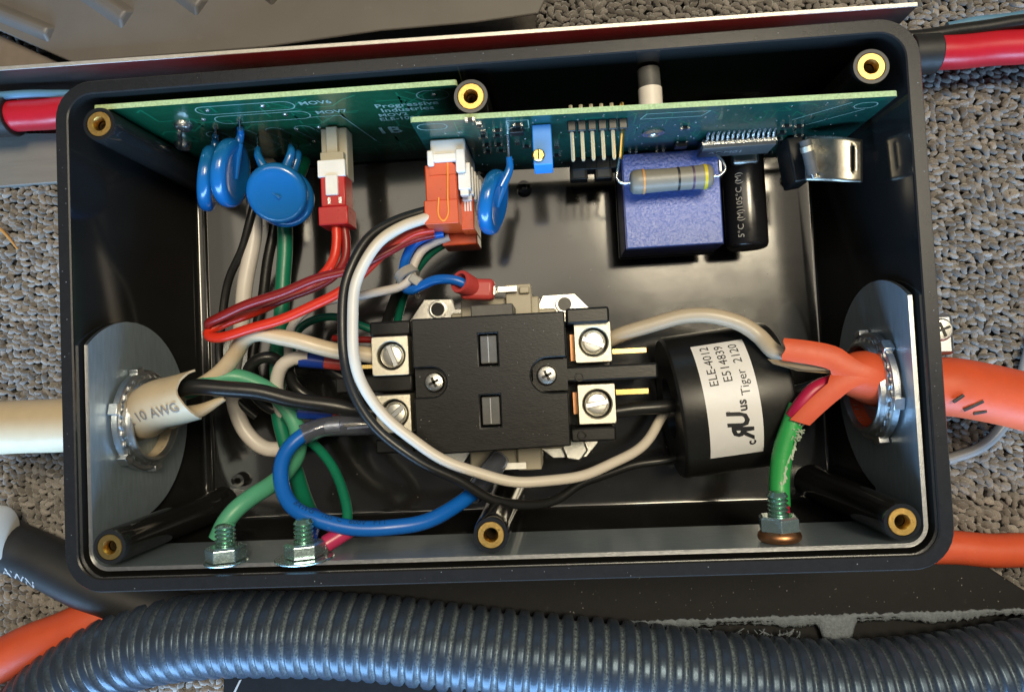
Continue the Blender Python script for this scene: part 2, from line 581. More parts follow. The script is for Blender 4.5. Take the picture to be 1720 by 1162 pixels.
def tube_fn(path, r, s0, ang=0.0, flip=1, eps=0.012):
    fr = frames(path)
    d = np.array([tuple(p[0]) for p in fr])
    s = np.concatenate([[0], np.cumsum(np.linalg.norm(np.diff(d, axis=0), axis=1))])

    def fn(x, y):
        k = min(max(np.interp(s0 + flip * x, s, np.arange(len(s))), 0), len(fr) - 1.001)
        i = int(k)
        f = k - i
        p = fr[i][0].lerp(fr[i + 1][0], f)
        u = fr[i][2].lerp(fr[i + 1][2], f).normalized()
        v = fr[i][3].lerp(fr[i + 1][3], f).normalized()
        th = ang - flip * y / r
        return p + (u * math.cos(th) + v * math.sin(th)) * (r + eps)
    return fn


def rrect(hx, hy, r, n=8):
    out = []
    for cx, cy, a0 in ((hx - r, hy - r, 0), (-hx + r, hy - r, 90), (-hx + r, -hy + r, 180), (hx - r, -hy + r, 270)):
        for k in range(n + 1):
            a = math.radians(a0 + 90 * k / n)
            out.append((cx + r * math.cos(a), cy + r * math.sin(a)))
    return out


# ================================================================== SETTING
ZC = -0.75                                             # carpet backing level
b = MB()
b.add([(-160, -160, ZC), (160, -160, ZC), (160, 160, ZC), (-160, 160, ZC)], [(0, 1, 2, 3)])
carpet = b.build('carpet', 'backing', smooth=0)
carpet['kind'] = 'structure'


def loop_field(x0, x1, y0, y1, dx, dy, ns, nr, hole):
    cols, rows = np.arange(x0, x1, dx), np.arange(y0, y1, dy)
    gx, gy = np.meshgrid(cols, rows)
    gx = gx + np.random.uniform(-.05, .05, gx.shape) + np.sin(gy * 0.7) * 0.08 + np.sin(gy * 2.3 + gx) * 0.05
    gy = gy + np.random.uniform(-.07, .07, gx.shape) + np.random.uniform(0, dy, (1, len(cols)))
    gx, gy = gx.ravel(), gy.ravel()
    keep = ~hole(gx, gy)
    gx, gy = gx[keep], gy[keep]
    n = len(gx)
    k = dx / 0.305
    t = np.linspace(0, 1, ns)
    # an arched loop of two-ply yarn
    px = (t - 0.5) * 0.36 * k
    pz = 0.33 * np.sin(np.pi * t) ** 0.7
    py = 0.06 * np.sin(2 * np.pi * t)
    T = np.stack([np.gradient(px), np.gradient(py), np.gradient(pz)], 1)
    T /= np.linalg.norm(T, axis=1)[:, None]
    U = np.cross(T, [0, 1, 0]); U /= np.linalg.norm(U, axis=1)[:, None]
    V = np.cross(T, U)
    th = np.linspace(0, 2 * np.pi, nr, endpoint=False)
    rad = (0.088 * k * (0.8 + 0.3 * np.sin(np.pi * t)))[:, None] * (1 + 0.24 * np.cos(2 * th[None, :] + 7 * t[:, None]))
    tv = (np.stack([px, py, pz], 1)[:, None, :] + rad[:, :, None] * (U[:, None, :] * np.cos(th)[None, :, None] + V[:, None, :] * np.sin(th)[None, :, None]))
    tv = tv.reshape(-1, 3)
    tf = np.array([(j * nr + i, j * nr + (i + 1) % nr, (j + 1) * nr + (i + 1) % nr, (j + 1) * nr + i) for j in range(ns - 1) for i in range(nr)])
    ang = np.random.normal(0.25, 0.5, n) + np.where(np.random.rand(n) < 0.12, np.pi * 0.5, 0)
    sc_ = np.random.uniform(0.85, 1.2, n)
    hz = np.random.uniform(0.75, 1.15, n)
    c, s_ = np.cos(ang), np.sin(ang)
    X = gx[:, None] + sc_[:, None] * (c[:, None] * tv[None, :, 0] - s_[:, None] * tv[None, :, 1])
    Y = gy[:, None] + sc_[:, None] * (s_[:, None] * tv[None, :, 0] + c[:, None] * tv[None, :, 1])
    Z = ZC + hz[:, None] * tv[None, :, 2]
    co = np.stack([X, Y, Z], 2).reshape(-1, 3) * S
    F = (tf[None] + (np.arange(n) * len(tv))[:, None, None]).reshape(-1, 4)
    patch = 0.12 * np.sin(gx * .31 + 1.3 * np.sin(gy * .22)) * np.sin(gy * .37 + .6)
    rn = np.clip(np.random.beta(2.6, 2.8, n) + patch, 0, 1)
    return co, F, np.repeat(rn, len(tv)).astype(np.float32)


def carpet_loops():
    under = lambda x, y: ((abs(x) < 12.0) & (abs(y) < 7.0)) | ((x < 2) & (y > 11.6) & (x > -19))
    core = lambda x, y: ((abs(x) < 22.5) & (y > -15.5) & (y < 14.5)) | ((x < 2) & (y > 11.6) & (x > -19))
    a = loop_field(-22.5, 22.5, -15.5, 14.5, .305, .205, 7, 8, under)
    f = loop_field(-34, 34, -27, 27, .36, .25, 4, 4, core)
    co = np.concatenate([a[0], f[0]])
    F = np.concatenate([a[1], f[1] + len(a[0])])
    rn = np.concatenate([a[2], f[2]])
    me = bpy.data.meshes.new('carpet_loops')
    me.vertices.add(len(co)); me.vertices.foreach_set('co', co.ravel())
    me.loops.add(F.size); me.loops.foreach_set('vertex_index', F.ravel())
    me.polygons.add(len(F)); me.polygons.foreach_set('loop_start', np.arange(len(F)) * 4)
    me.polygons.foreach_set('use_smooth', np.ones(len(F), bool))
    al = me.attributes.new('rnd', 'FLOAT', 'POINT')
    al.data.foreach_set('value', rn)
    me.update(); me.validate()
    me.materials.append(M['carpet'])
    o = bpy.data.objects.new('carpet_loops', me)
    COL.objects.link(o)
    tag(o, 'brown grey looped carpet pile all around the black box', 'carpet', None, 'stuff')


carpet_loops()

# ------------------------------------------------------------------ metal tray and its aluminium lip behind the box
tray = thing('metal_tray', 'brown grey ribbed tray with bright raw aluminium edge behind the box', 'tray', (-5, 11, ZC))
LZ = 2.6
l0, l1 = at(-60, 124, LZ), at(1541, 12, LZ)
u = (l1 - l0).normalized()
nrm = Vector((-u.y, u.x, 0))
MB().prism([l0, l1, l1 + nrm * 0.16, l0 + nrm * 0.16], (0, 0, 0.05)).build('aluminium_edge', 'alu', tray, bevel=0.02)
MB().prism([l0 + nrm * 0.03, l1 + nrm * 0.03, l1 + nrm * 0.14, l0 + nrm * 0.14], (0, 0, -2.9)).build('upright_flange', 'alu_dark', tray)
sheet_poly = [at(118, 107, LZ - 0.10) + nrm * .1, at(440, 81, LZ - 0.10) + nrm * .1, at(640, 62, LZ - 0.3) + nrm * .2, at(800, 46, LZ - .6), at(905, 36, LZ - .8), at(918, 10, LZ - .8), at(890, -60, LZ - .8), at(-220, -60, LZ - .8), at(-170, -22, LZ - 0.3)]
MB().prism([Vector((p.x, p.y, LZ - 0.35)) for p in sheet_poly], (0, 0, 0.12)).build('sheet', 'panel', tray, bevel=0.05)


def rib(a, c, wd):
    a, c = at(*a, LZ - 0.2), at(*c, LZ - 0.2)
    d = (c - a).normalized()
    e = Vector((-d.y, d.x, 0)) * wd
    bb = MB()
    z0, z1 = LZ - 0.30, LZ + 0.02
    bot = [a - e, a + e, c + e, c - e]
    top = [a - e * .35, a + e * .35, c + e * .35 - d * .12, c - e * .35 - d * .12]
    vs = [Vector((p.x, p.y, z0)) for p in bot] + [Vector((p.x, p.y, z1)) for p in top]
    bb.add(vs, [(4, 7, 6, 5), (0, 4, 5, 1), (1, 5, 6, 2), (2, 6, 7, 3), (3, 7, 4, 0)])
    return bb.build('rib', 'panel', tray, bevel=0.10, seg=3)


rib((-40, 5), (88, 58), 0.40)
rib((110, -40), (216, 33), 0.52)
rib((270, -40), (342, 13), 0.50)
rib((420, -40), (468, -2), 0.42)
b = MB()
pl = [at(-80, 124, 1.6), at(112, 112, 1.6), at(60, 88, 1.6), at(-80, 22, 1.6)]
b.prism(pl, (0, 0, 0.1))
tag(b.build('tan_sheet', 'tan', bevel=0.04), 'tan sheet showing in the far left corner beside the ribbed tray', 'sheet')

b = MB()
pl = [at(-60, 224, -.2), at(140, 222, -.2), at(140, 303, -.2), at(-60, 318, -.2)]
b.prism(pl, (0, 0, -0.4))
tag(b.build('grey_board', 'greywood', bevel=0.05), 'flat grey board lying on the carpet left of the box', 'board')

b = MB()
b.tube(spline(pxs([(-15, 372, -.3), (8, 392, -.28), (30, 419, -.3)])), lambda t: 0.085 * (1 - 0.55 * t), 6)
tag(b.build('straw', 'straw', smooth=60), 'short dry orange straw lying on the carpet', 'straw')

# cables running behind the box
rc, _ = wire('red_cable', 'thick red cable running behind the black box', 'cable', [(20, 196, 1.0), (90, 191, 1.0), (500, 165, 1.0), (1000, 130, 1.1), (1400, 103, 1.2), (1560, 91, 1.3), (1650, 84, 1.3), (1800, 72, 1.3)], 0.60, 'j_red', n=24, step=.3)
MB().tube(spline(pxs([(1525, 93, 1.3), (1572, 90, 1.3)])), 0.72, 24).build('heat_shrink', 'heat', rc, bevel=.05)
MB().tube(spline(pxs([(-60, 201, 1.0), (24, 196, 1.0)])), 0.78, 24).build('heat_shrink', 'heat', rc, bevel=.05)
wire('pale_blue_tube', 'thin pale blue tube above the red cable at left', 'tube', [(-40, 163, 1.4), (30, 160, 1.4), (110, 158, 1.3), (180, 168, .9)], 0.17, 'j_lblue')
wire('black_cable', 'black cable lying behind the red cable at right', 'cable', [(1500, 66, 1.4), (1580, 58, 1.5), (1650, 46, 1.5), (1800, 30, 1.5)], 0.26, 'w_blk')
wire('blue_tube', 'thin dull blue tube at the far right corner', 'tube', [(1590, 46, .9), (1660, 34, .9), (1800, 14, .9)], 0.17, 'j_lblue')

# grey cable loop on the right
wire('grey_cable', 'thin grey cable curving under the orange cable right of the box', 'cable',
     [(1760, 470, -.1), (1735, 560, -.1), (1722, 620, -.1), (1705, 680, -.1), (1672, 730, -.1), (1635, 757, -.1), (1590, 772, -.1)], 0.2, 'j_grey')

# orange cables at the bottom
wire('orange_cable', 'orange cable crossing the bottom left corner beneath the ribbed conduit', 'cable',
     [(-60, 1135, 1.0), (60, 1082, .8), (150, 1045, .5), (205, 1024, .2), (250, 1012, .0)], 0.86, 'j_org', n=24, step=.3)
wire('orange_cable', 'orange cable leaving the lower right corner of the box', 'cable',
     [(1480, 918, -.05), (1560, 918, .0), (1640, 922, .0), (1700, 924, .0), (1800, 926, .0)], 0.62, 'j_org', n=24, step=.3)

# black strap and tape roll at left
b = MB()
sp_ = spline(pxs([(-30, 900, 0.3), (60, 935, 0.5), (160, 985, 0.5), (330, 1040, 0.2)]), 0.2)
bcab = b.tube(sp_, 0.98, 24).build('black_cable', 'heat', smooth=60)
tag(bcab, 'thick black cable with pale print below the box left corner', 'cable')
put_text('/// AWN', 0.62, tube_fn(sp_, .98, 1.3, 0.62, 1), 'print', 'ink_grey', bcab)
tr = thing('tape_roll', 'cream ribbed roll cut off by the left picture edge', 'roll', at(-18, 895, -.2))
c0 = at(-16, 895, 1.5)
for k in range(4):
    MB().lathe([(-.1, 1.05 - .03 * k), (-.06, 1.12 - .03 * k), (.06, 1.12 - .03 * k), (.1, 1.05 - .03 * k)], c0 + Vector((k * .2 - .3, 0, 0)), (1, 0, 0), 32, cap0=True, cap1=True).build('ring', 'tape', tr)

# black flange under the lower right corner and its torn felt edge
FZ = 0.2
fl = thing('black_plate', 'flat black plate with torn felt edge below the box', 'plate', at(1300, 1000, -.3))
pl = [(215, 1000), (215, 1060), (560, 1052), (1000, 1052), (1100, 1050), (1400, 1042), (1760, 1026), (1760, 1008), (1722, 992), (1660, 952), (1598, 915), (1500, 880), (700, 880)]  # left end added as black in place of shade between box and conduit
MB().prism([at(x, y, FZ) for x, y in pl], (0, 0, -0.35)).build('plate', 'plate_blk', fl, bevel=0.05)


def felt():
    b = MB()
    vs, n = [], 170
    rnd = random.Random(3)
    for i in range(n):
        t = i / (n - 1)
        x = 1050 + t * 710
        y = 1051 - t * 23
        dr = 7 + 4 * math.sin(t * 19) + rnd.uniform(-3, 3)
        if 0.46 < t < 0.545:
            dr += 40 * math.sin((t - .46) / .085 * math.pi) ** .4
        if 0.56 < t < 0.67:
            dr = 6 + rnd.uniform(-2, 2)
        for q in range(5):
            k = q / 4
            p = at(x + rnd.uniform(-.8, .8), y - 7 + rnd.uniform(-2, 2) * (q == 0) + (dr + 7) * k, FZ + 0.06 - 0.22 * k * k + rnd.uniform(-.03, .04))
            vs.append(p)
    for i in range(n - 1):
        for q in range(4):
            a = i * 5 + q
            b.f.append((a, a + 1, a + 6, a + 5)); b.m.append(0)
    b.v = vs
    o = b.build('torn_felt', 'fuzz', fl, smooth=60)
    so = o.modifiers.new('solid', 'SOLIDIFY'); so.thickness = 0.0009


felt()
MB().prism([at(x, y, -.25) for x, y in ((700, 1010), (1760, 1010), (1760, 1095), (1400, 1110), (700, 1100))], (0, 0, -.12)).build('gap_shade_sheet', 'plate_blk', fl)  # added black sheet, paints the dark gap below the felt
b = MB()
for k in range(46):
    x = 1085 + random.random() * 260
    p = at(x, 1052 + random.uniform(2, 14), FZ - .1)
    d = Vector((random.uniform(-.5, .5), random.uniform(-.3, .1), random.uniform(-.1, .2)))
    b.tube([p, p + d * .5 + Vector((0, 0, .05)), p + d], 0.018, 4)
fo = b.build('loose_fibres', 'fuzz', fl, smooth=60)
fo['kind'] = 'stuff'

# ------------------------------------------------------------------ ribbed conduit across the bottom
def conduit():
    path = spline(pxs([(-60, 1330, 1.15), (40, 1215, 1.15), (110, 1150, 1.15), (215, 1092, 1.15), (340, 1068, 1.15), (480, 1064, 1.15), (620, 1070, 1.15), (760, 1086, 1.15), (880, 1100, 1.15),
                        (1000, 1112, 1.15), (1150, 1129, 1.15), (1300, 1146, 1.15), (1420, 1152, 1.15), (1560, 1145, 1.15), (1700, 1124, 1.15), (1840, 1098, 1.15)]), 0.055)
    fr = frames(path)
    n = 48
    pitch = 0.55
    vs, fs, at_ = [], [], []
    rnd = random.Random(5)
    for k, (p, t, u, v) in enumerate(fr):
        s = k * 0.055
        ph = (s / pitch) % 1.0
        g = abs(ph - 0.5) * 2                       # 0 middle of crest, 1 middle of groove
        h = 1 / (1 + math.exp((g - 0.68) * 20))     # crest
        for i in range(n):
            th = 2 * math.pi * i / n
            seam = math.exp(-((th - 1.00) / 0.10) ** 2)
            r = 1.36 + 0.20 * h - 0.05 * seam * h
            r += 0.012 * math.sin(3 * th + 1) + 0.02 * math.sin(th * 2 + s * .12)
            vs.append(p + u * (r * math.cos(th)) + v * (r * math.sin(th)))
            at_.append(max(0.0, 1 - h) * (0.35 + 0.65 * min(1, max(0, (s - 8) / 10))) * (0.55 if s > 32 else 1))
    for j in range(len(fr) - 1):
        for i in range(n):
            i2 = (i + 1) % n
            fs.append((j * n + i, j * n + i2, (j + 1) * n + i2, (j + 1) * n + i))
    b = MB()
    b.v, b.f, b.m = vs, fs, [0] * len(fs)
    o = b.build('ribbed_conduit', 'conduit', smooth=70, attr=('groove', at_))
    tag(o, 'large dusty black ribbed split conduit across the bottom', 'conduit')


conduit()
b = MB()
pl = [at(380, 1120, -.35), at(900, 1130, -.35), at(900, 1230, -.35), at(380, 1230, -.35)]
b.prism(pl, (0, 0, 0.25))
blk = b.build('black_case', 'matte', bevel=.05)
tag(blk, 'black case with faint lettering showing below the conduit', 'case')
MB().prism([at(402, 1142, -.09), at(406, 1140, -.09), at(392, 1170, -.09), at(388, 1170, -.09)], (0, 0, .01)).build('pale_edge', 'ink_grey', blk)

# ================================================================== ENCLOSURE
BX, BY = 12.834, 7.753
H = 7.15
box = thing('enclosure_box', 'open black plastic electrical box with brass lid inserts', 'electrical box', (0, 0, -0.4))


def loft(loops, m):
    b = MB()
    n = len(loops[0][0])
    for lp, z in loops:
        b.v += [Vector((x, y, z)) for x, y in lp]
    for j in range(len(loops) - 1):
        for i in range(n):
            i2 = (i + 1) % n
            b.f.append((j * n + i, j * n + i2, (j + 1) * n + i2, (j + 1) * n + i)); b.m.append(m)
    return b, n


RC = 1.15
loops = [(rrect(BX - .25, BY - .25, RC - .2), -0.4), (rrect(BX - .02, BY - .02, RC), H - .05), (rrect(BX - .06, BY - .06, RC - .04), H),
         (rrect(BX - .40, BY - .40, RC - .36), H), (rrect(BX - .44, BY - .44, RC - .40), H - .03)]
b, n = loft(loops, 0)
b.f.append(tuple(range(n - 1, -1, -1))); b.m.append(0)
b.build('rim_and_outer_wall', 'abs_rim', box, smooth=30)
loops = [(rrect(BX - .44, BY - .44, RC - .40), H - .03), (rrect(BX - .45, BY - .45, RC - .41), H - .10), (rrect(BX - .60, BY - .60, RC - .5), .12), (rrect(BX - .64, BY - .64, RC - .52), .03), (rrect(BX - .74, BY - .74, RC - .55), 0)]
b, n = loft(loops, 0)
k = (len(loops) - 1) * n
b.f.append(tuple(k + i for i in range(n))); b.m.append(0)
b.build('inner_wall_and_floor', 'abs', box, smooth=50)
for sy in (1, -1):
    for sx in (-1, 0, 1):
        c = Vector((sx * 11.5, sy * 6.4315, 0))
        p = MB().lathe([(0, .64), (.3, .59), (6.4, .535), (6.93, .525), (7.0, .50), (7.0, .40), (6.97, .39), (6.0, .39)], c, (0, 0, 1), 40).build('post', 'abs', box)
        pr_ = [(6.1, .15), (6.5, .155)]
        prof = [(5.4, .02), (5.6, .12)]
        body = [(6.80, .158), (6.985, .215), (6.995, .22), (6.995, .375), (6.96, .392), (6.5, .392)]
        for q in range(10):
            zz = 5.7 + q * .11
            prof += [(zz, .125), (zz + .055, .155)]
        MB().lathe(body, c, (0, 0, 1), 36).build('brass_insert', 'brass', p, smooth=30)
        MB().lathe(prof, c, (0, 0, 1), 36).build('threaded_bore', 'brass_dark', p, smooth=30)
# small moulded bosses on the floor
for (x, y) in ((402, 806), (880, 316), (1330, 300)):
    c = at(x, y, .3)
    c.z = 0
    MB().lathe([(0, .30), (.45, .26), (.45, .13), (.05, .12)], c, (0, 0, 1), 20).build('floor_boss', 'abs', box)
# thin rails on the floor next to the side walls
MB().box2((-11.95, -6.0, 0), (-11.8, 5.4, .12)).build('floor_rail', 'abs', box, bevel=.04)

# ------------------------------------------------------------------ galvanised grounding bracket
def bracket():
    Xw, Yw, r = 12.27, 7.19, 0.62
    path = []                                        # (x, y, inward normal, kind, coordinate)
    ytop = 0.52
    st = 0.07
    y = ytop
    while y > -Yw + r:
        path.append((-Xw, y, (1, 0), 'L', y)); y -= st
    for k in range(10):
        a = math.radians(180 + 90 * k / 9)
        path.append((-Xw + r + r * math.cos(a), -Yw + r + r * math.sin(a), (-math.cos(a), -math.sin(a)), 'C', 0))
    x = -Xw + r + .2
    while x < Xw - r:
        path.append((x, -Yw, (0, 1), 'B', x)); x += .25
    for k in range(10):
        a = math.radians(270 + 90 * k / 9)
        path.append((Xw - r + r * math.cos(a), -Yw + r + r * math.sin(a), (-math.cos(a), -math.sin(a)), 'C', 0))
    y = -Yw + r
    while y < ytop:
        path.append((Xw, y, (-1, 0), 'R', y)); y += st
    path.append((Xw, ytop, (-1, 0), 'R', ytop))
    b = MB()
    nz = 6
    T = 0.12
    for (x, y, nn, kd, q) in path:
        hi, lo = 6.82, 3.95
        if kd in 'LR':
            cz, R = 4.62 if kd == 'L' else 4.85, 3.33
            dy = y - (-2.80)
            h = math.sqrt(max(0, R * R - dy * dy))
            hi_c, lo_c = cz + h, cz - h
            if y > -2.8:
                hi, lo = min(hi, hi_c), lo_c
            else:
                lo = min(lo, lo_c)
        for j in range(nz):
            b.v.append(Vector((x, y, lo + (hi - lo) * j / (nz - 1))))
        for j in range(nz):
            b.v.append(Vector((x + nn[0] * T, y + nn[1] * T, lo + (hi - lo) * j / (nz - 1))))
    m = 2 * nz
    for i in range(len(path) - 1):
        a, c = i * m, (i + 1) * m
        for j in range(nz - 1):
            b.f.append((a + nz + j, c + nz + j, c + nz + j + 1, a + nz + j + 1)); b.m.append(0)
            b.f.append((a + j, a + j + 1, c + j + 1, c + j)); b.m.append(0)
        b.f.append((a + nz - 1, a + 2 * nz - 1, c + 2 * nz - 1, c + nz - 1)); b.m.append(1)
        b.f.append((a, c, c + nz, a + nz)); b.m.append(1)
    o = b.build('ground_bracket', ['zinc', 'zinc_b'], smooth=25)
    tag(o, 'galvanised steel strip lining the front and side walls of the box', 'bracket')


bracket()


# ------------------------------------------------------------------ cable connectors through the side walls
def connector(label, c, d, throat, mouth):
    c = Vector(c)
    t = thing('cable_connector', label, 'cable connector', c - Vector((0, 0, 2)), 'cable connectors')
    D = Vector((d, 0, 0))
    a, u, v = basis(D)
    # lock nut
    MB().lathe([(0.06, 1.30), (0.06, 1.62), (0.08, 1.70), (0.26, 1.70), (0.29, 1.66), (0.29, 1.30)], c, D, 96).build('locknut', 'zinc_b', t, smooth=30)
    for k in range(6):
        th = 2 * math.pi * (k + .25) / 6
        rad = u * math.cos(th) + v * math.sin(th)
        tan = a.cross(rad)
        R = Matrix((rad, tan, a)).transposed()
        MB().box(c + rad * 1.72 + a * .17, (.20, .38, .32), R).build('nut_lug', 'zinc_b', t, bevel=.025)
    # serrated ring, then the smooth throat
    MB().lathe([(0.28, 1.30), (0.30, 1.52), (0.35, 1.53), (0.39, 1.36)], c, D, 168, wob=lambda th: 1 + 0.025 * math.sin(28 * th)).build('serrated_ring', 'zinc_b', t, smooth=30)
    MB().lathe([(-0.9, 1.35), (-0.2, 1.35), (.30, 1.38), (.34, 1.42), (.52, 1.42), (throat, 1.38), (throat, 1.30), (.3, 1.27), (-.85, 1.25)], c, D, 64).build('throat', 'zinc_b', t, smooth=40)
    MB().lathe([(-.3, 0), (-.3, 1.0), (.0, 1.262), (.38, 1.272)], c, D, 48).build('bushing', mouth, t, smooth=50)
    return t


cl = connector('zinc cable connector on the left wall around the cream cable', (-12.14, -2.80, 4.25), 1, 0.56, 'j_crm')
cr_ = connector('zinc cable connector on the right wall around the orange cable', (12.14, -2.75, 4.55), -1, 0.56, 'j_org')
# outer clamp of the right connector with its screws
oc = Vector((13.4, -2.75, 4.3))
MB().box2((12.84, -4.35, 3.2), (13.5, -1.15, 5.2)).build('outer_clamp', 'zinc_b', cr_, bevel=.15)
for (x, y, z) in ((1598, 553, 4.8),):
    p = at(x - 8, y, 4.6)
    q = MB()
    q.box2((12.9, p.y - .8, 4.0), (p.x + .28, p.y + .5, 4.5))
    q.build('clamp_ear', 'zinc_b', cr_, bevel=.12)
    s_ = MB().lathe([(4.5, .36), (4.60, .36), (4.66, .30), (4.68, .1)], (p.x - .16, p.y, 0), (0, 0, 1), 28, cap1=True).build('screw', 'plate', cr_)
    b = MB(); b.box((p.x - .16, p.y, 4.69), (.48, .08, .03), rotz(20)); b.box((p.x - .16, p.y, 4.692), (.08, .48, .03), rotz(20))
    b.build('slot', 'black', s_)

# ------------------------------------------------------------------ ground bolts on the strip
def hexprism(b, c, axis, r, h, m=0, cham=.06):
    a, u, v = basis(axis)
    c = Vector(c)
    vs = []
    for (t, k) in ((0, 1), (h - cham, 1), (h, .86)):
        for i in range(6):
            th = math.pi / 3 * i + .35
            vs.append(c + a * t + (u * math.cos(th) + v * math.sin(th)) * r * k)
    fs = [tuple(range(5, -1, -1)), tuple(range(12, 18))]
    for j in range(2):
        for i in range(6):
            fs.append((j * 6 + i, j * 6 + (i + 1) % 6, (j + 1) * 6 + (i + 1) % 6, (j + 1) * 6 + i))
    b.add(vs, fs, m)


def bolt(label, px, py, ln, washer, copper=False):
    p = aty(px, py, -7.07)
    t = thing('ground_bolt', label, 'bolt', p - Vector((0, 0, .6)), 'ground bolts on the strip')
    Y = Vector((0, 1, 0))
    off = 0.02
    if copper:
        bb = MB()
        ring = [p + Y * .17 + Vector((math.cos(k / 30 * 6.0) * .45, .02 * math.sin(k / 5), math.sin(k / 30 * 6.0) * .45)) for k in range(31)]
        bb.tube(ring, .17, 12)
        bb.build('copper_wire_ring', 'copper', t, smooth=60)
        off = .34
    else:
        MB().lathe([(0, .22), (0, washer), (.03, washer + .02), (.07, washer), (.07, .22)], p, Y, 36).build('washer', 'bolt', t)
        off = .09
    bb = MB(); hexprism(bb, p + Y * off, Y, .60, .42)
    bb.build('nut', 'bolt', t, smooth=0, bevel=.02)
    prof = []
    for k in range(int(ln / .13)):
        prof += [(k * .13, .225), (k * .13 + .05, .30), (k * .13 + .08, .30)]
    prof += [(ln, .22), (ln + .03, .0)]
    MB().lathe(prof, p + Y * off, Y, 24).build('stud', 'stud', t, smooth=30)
    return p


b1 = bolt('zinc ground bolt at left holding the thick pale green wire', 380, 944, 1.05, .62)
b2 = bolt('zinc ground bolt with a large loose washer beside the pink terminal', 512, 938, 1.1, .86)
b3 = bolt('zinc ground bolt on a copper wire ring at right', 1310, 909, 1.1, .6, True)

# ================================================================== CIRCUIT BOARDS
def board(name, label, cat, x0, x1, yl, yr, z0, z1, m):
    """upright board facing -Y; yl / yr are the front face positions at its two ends"""
    t = thing(name, label, cat, ((x0 + x1) / 2, (yl + yr) / 2, z0))
    T = .16
    b = MB()
    pts = [(x0, z0), (x1, z0), (x1, z1 - .05), (x1 - .05, z1), (x0 + .05, z1), (x0, z1 - .05)]
    fy = lambda x: yl + (yr - yl) * (x - x0) / (x1 - x0)
    n = len(pts)
    b.v = [Vector((x, fy(x), z)) for x, z in pts] + [Vector((x, fy(x) + T, z)) for x, z in pts]
    b.f = [tuple(range(n)), tuple(range(2 * n - 1, n - 1, -1))] + [(i, n + i, n + (i + 1) % n, (i + 1) % n) for i in range(n)]
    b.m = [0, 0] + [1] * n
    b.build('board', [m, 'fr4'], t, smooth=0)

    def P(x, z, out=0.0):
        return Vector((x, fy(x) - out, z))
    return t, P


lb, LP = board('surge_board', 'green circuit board with blue disc varistors against the back wall', 'circuit board', -11.72, -0.42, 6.90, 6.84, 0.25, 6.92, 'pcb')
rb, RP = board('control_board', 'green circuit board with blue relay, resistor and pin header', 'circuit board', -1.82, 12.12, 5.74, 5.49, 1.75, 7.10, 'pcb2')


def LQ(px, py, out=0.0):
    p = aty(px, py, 6.87)
    return LP(p.x, p.z, out)


def RQ(px, py, out=0.0):
    p = aty(px, py, 5.6)
    return RP(p.x, p.z, out)


def strip(b, pts, wd, closed=False):
    """flat silkscreen line in the x-z plane, facing -Y"""
    k = len(pts)
    for i in range(k if closed else k - 1):
        a, c = pts[i], pts[(i + 1) % k]
        d = (c - a)
        if d.length < 1e-5:
            continue
        d.normalize()
        e = Vector((-d.z, 0, d.x)) * wd / 2
        b.add([a - e, c - e, c + e, a + e], [(0, 1, 2, 3)])


def slot2d(cx, cz, L, r, P, tilt=0, n=10):
    out = []
    for s_, a0 in ((1, -90), (-1, 90)):
        for k in range(n + 1):
            a = math.radians(a0 + 180 * k / n)
            x, z = s_ * L / 2 + r * math.cos(a), r * math.sin(a)
            ca, sa = math.cos(tilt), math.sin(tilt)
            out.append(P(cx + x * ca - z * sa, cz + x * sa + z * ca, .004))
    return out


def outline(parent, P, pts, wd, closed=True):
    b = MB()
    strip(b, pts, wd, closed)
    b.build('silkscreen_line', 'silk', parent, smooth=0)


outline(lb, LP, slot2d(-7.2, 6.28, 2.5, .32, LP), .035)
outline(lb, LP, slot2d(-7.0, 5.45, 2.5, .32, LP), .035)
for x in (-9.0, -8.0, -6.9, -5.9):
    outline(lb, LP, slot2d(x, 3.5, 1.5, .30, LP, 1.85), .03)
outline(lb, LP, slot2d(-1.25, 6.3, .3, .35, LP), .035)
outline(lb, LP, [LP(-5.6, 5.2, .004), LP(-4.5, 5.2, .004), LP(-4.0, 2.6, .004)], .03, False)
for s, sz, x, z in (('Progressive', .44, -3.22, 5.72), ('Industries', .44, -3.12, 5.34), ('MOV2', .36, -3.30, 4.95), ('ELE-1004', .36, -3.35, 4.60), ('MOV6', .38, -5.45, 6.35), ('MOV7', .38, -5.2, 5.55)):
    put_text(s, sz, plane_fn(LP(x, z, .010), (1, -.0053, 0), (0, 0, 1)), 'printed_text', 'silk', lb, bold=.006)
put_text('1B', .85, plane_fn(LP(-3.75, 3.55, .010), (1, -.0053, 0), (0, 0, 1)), 'printed_text', 'silk', lb, bold=.015)
# pads
for x, z in ((-8.4, 6.3), (-6.6, 6.35), (-6.2, 5.55), (-6.35, 4.2), (-5.55, 4.25), (-6.2, 2.9), (-1.2, 6.3), (-8.9, 5.6)):
    MB().lathe([(0, .09), (.02, .085), (.05, .04)], LP(x, z), (0, -1, 0), 12, cap1=True).build('solder_pad', 'solder', lb)
# two big solder posts
for (px, py) in ((308, 207), (308, 240)):
    p = LQ(px, py)
    MB().lathe([(0, .30), (.12, .30), (.25, .22), (.30, 0)], p, (0, -1, .1), 20).build('solder_post', 'solder', lb)
MB().tube(spline([LQ(300, 212, .25), LQ(303, 222, .32), LQ(303, 236, .3)]), .06, 8).build('jumper_wire', 'solder', lb, smooth=60)


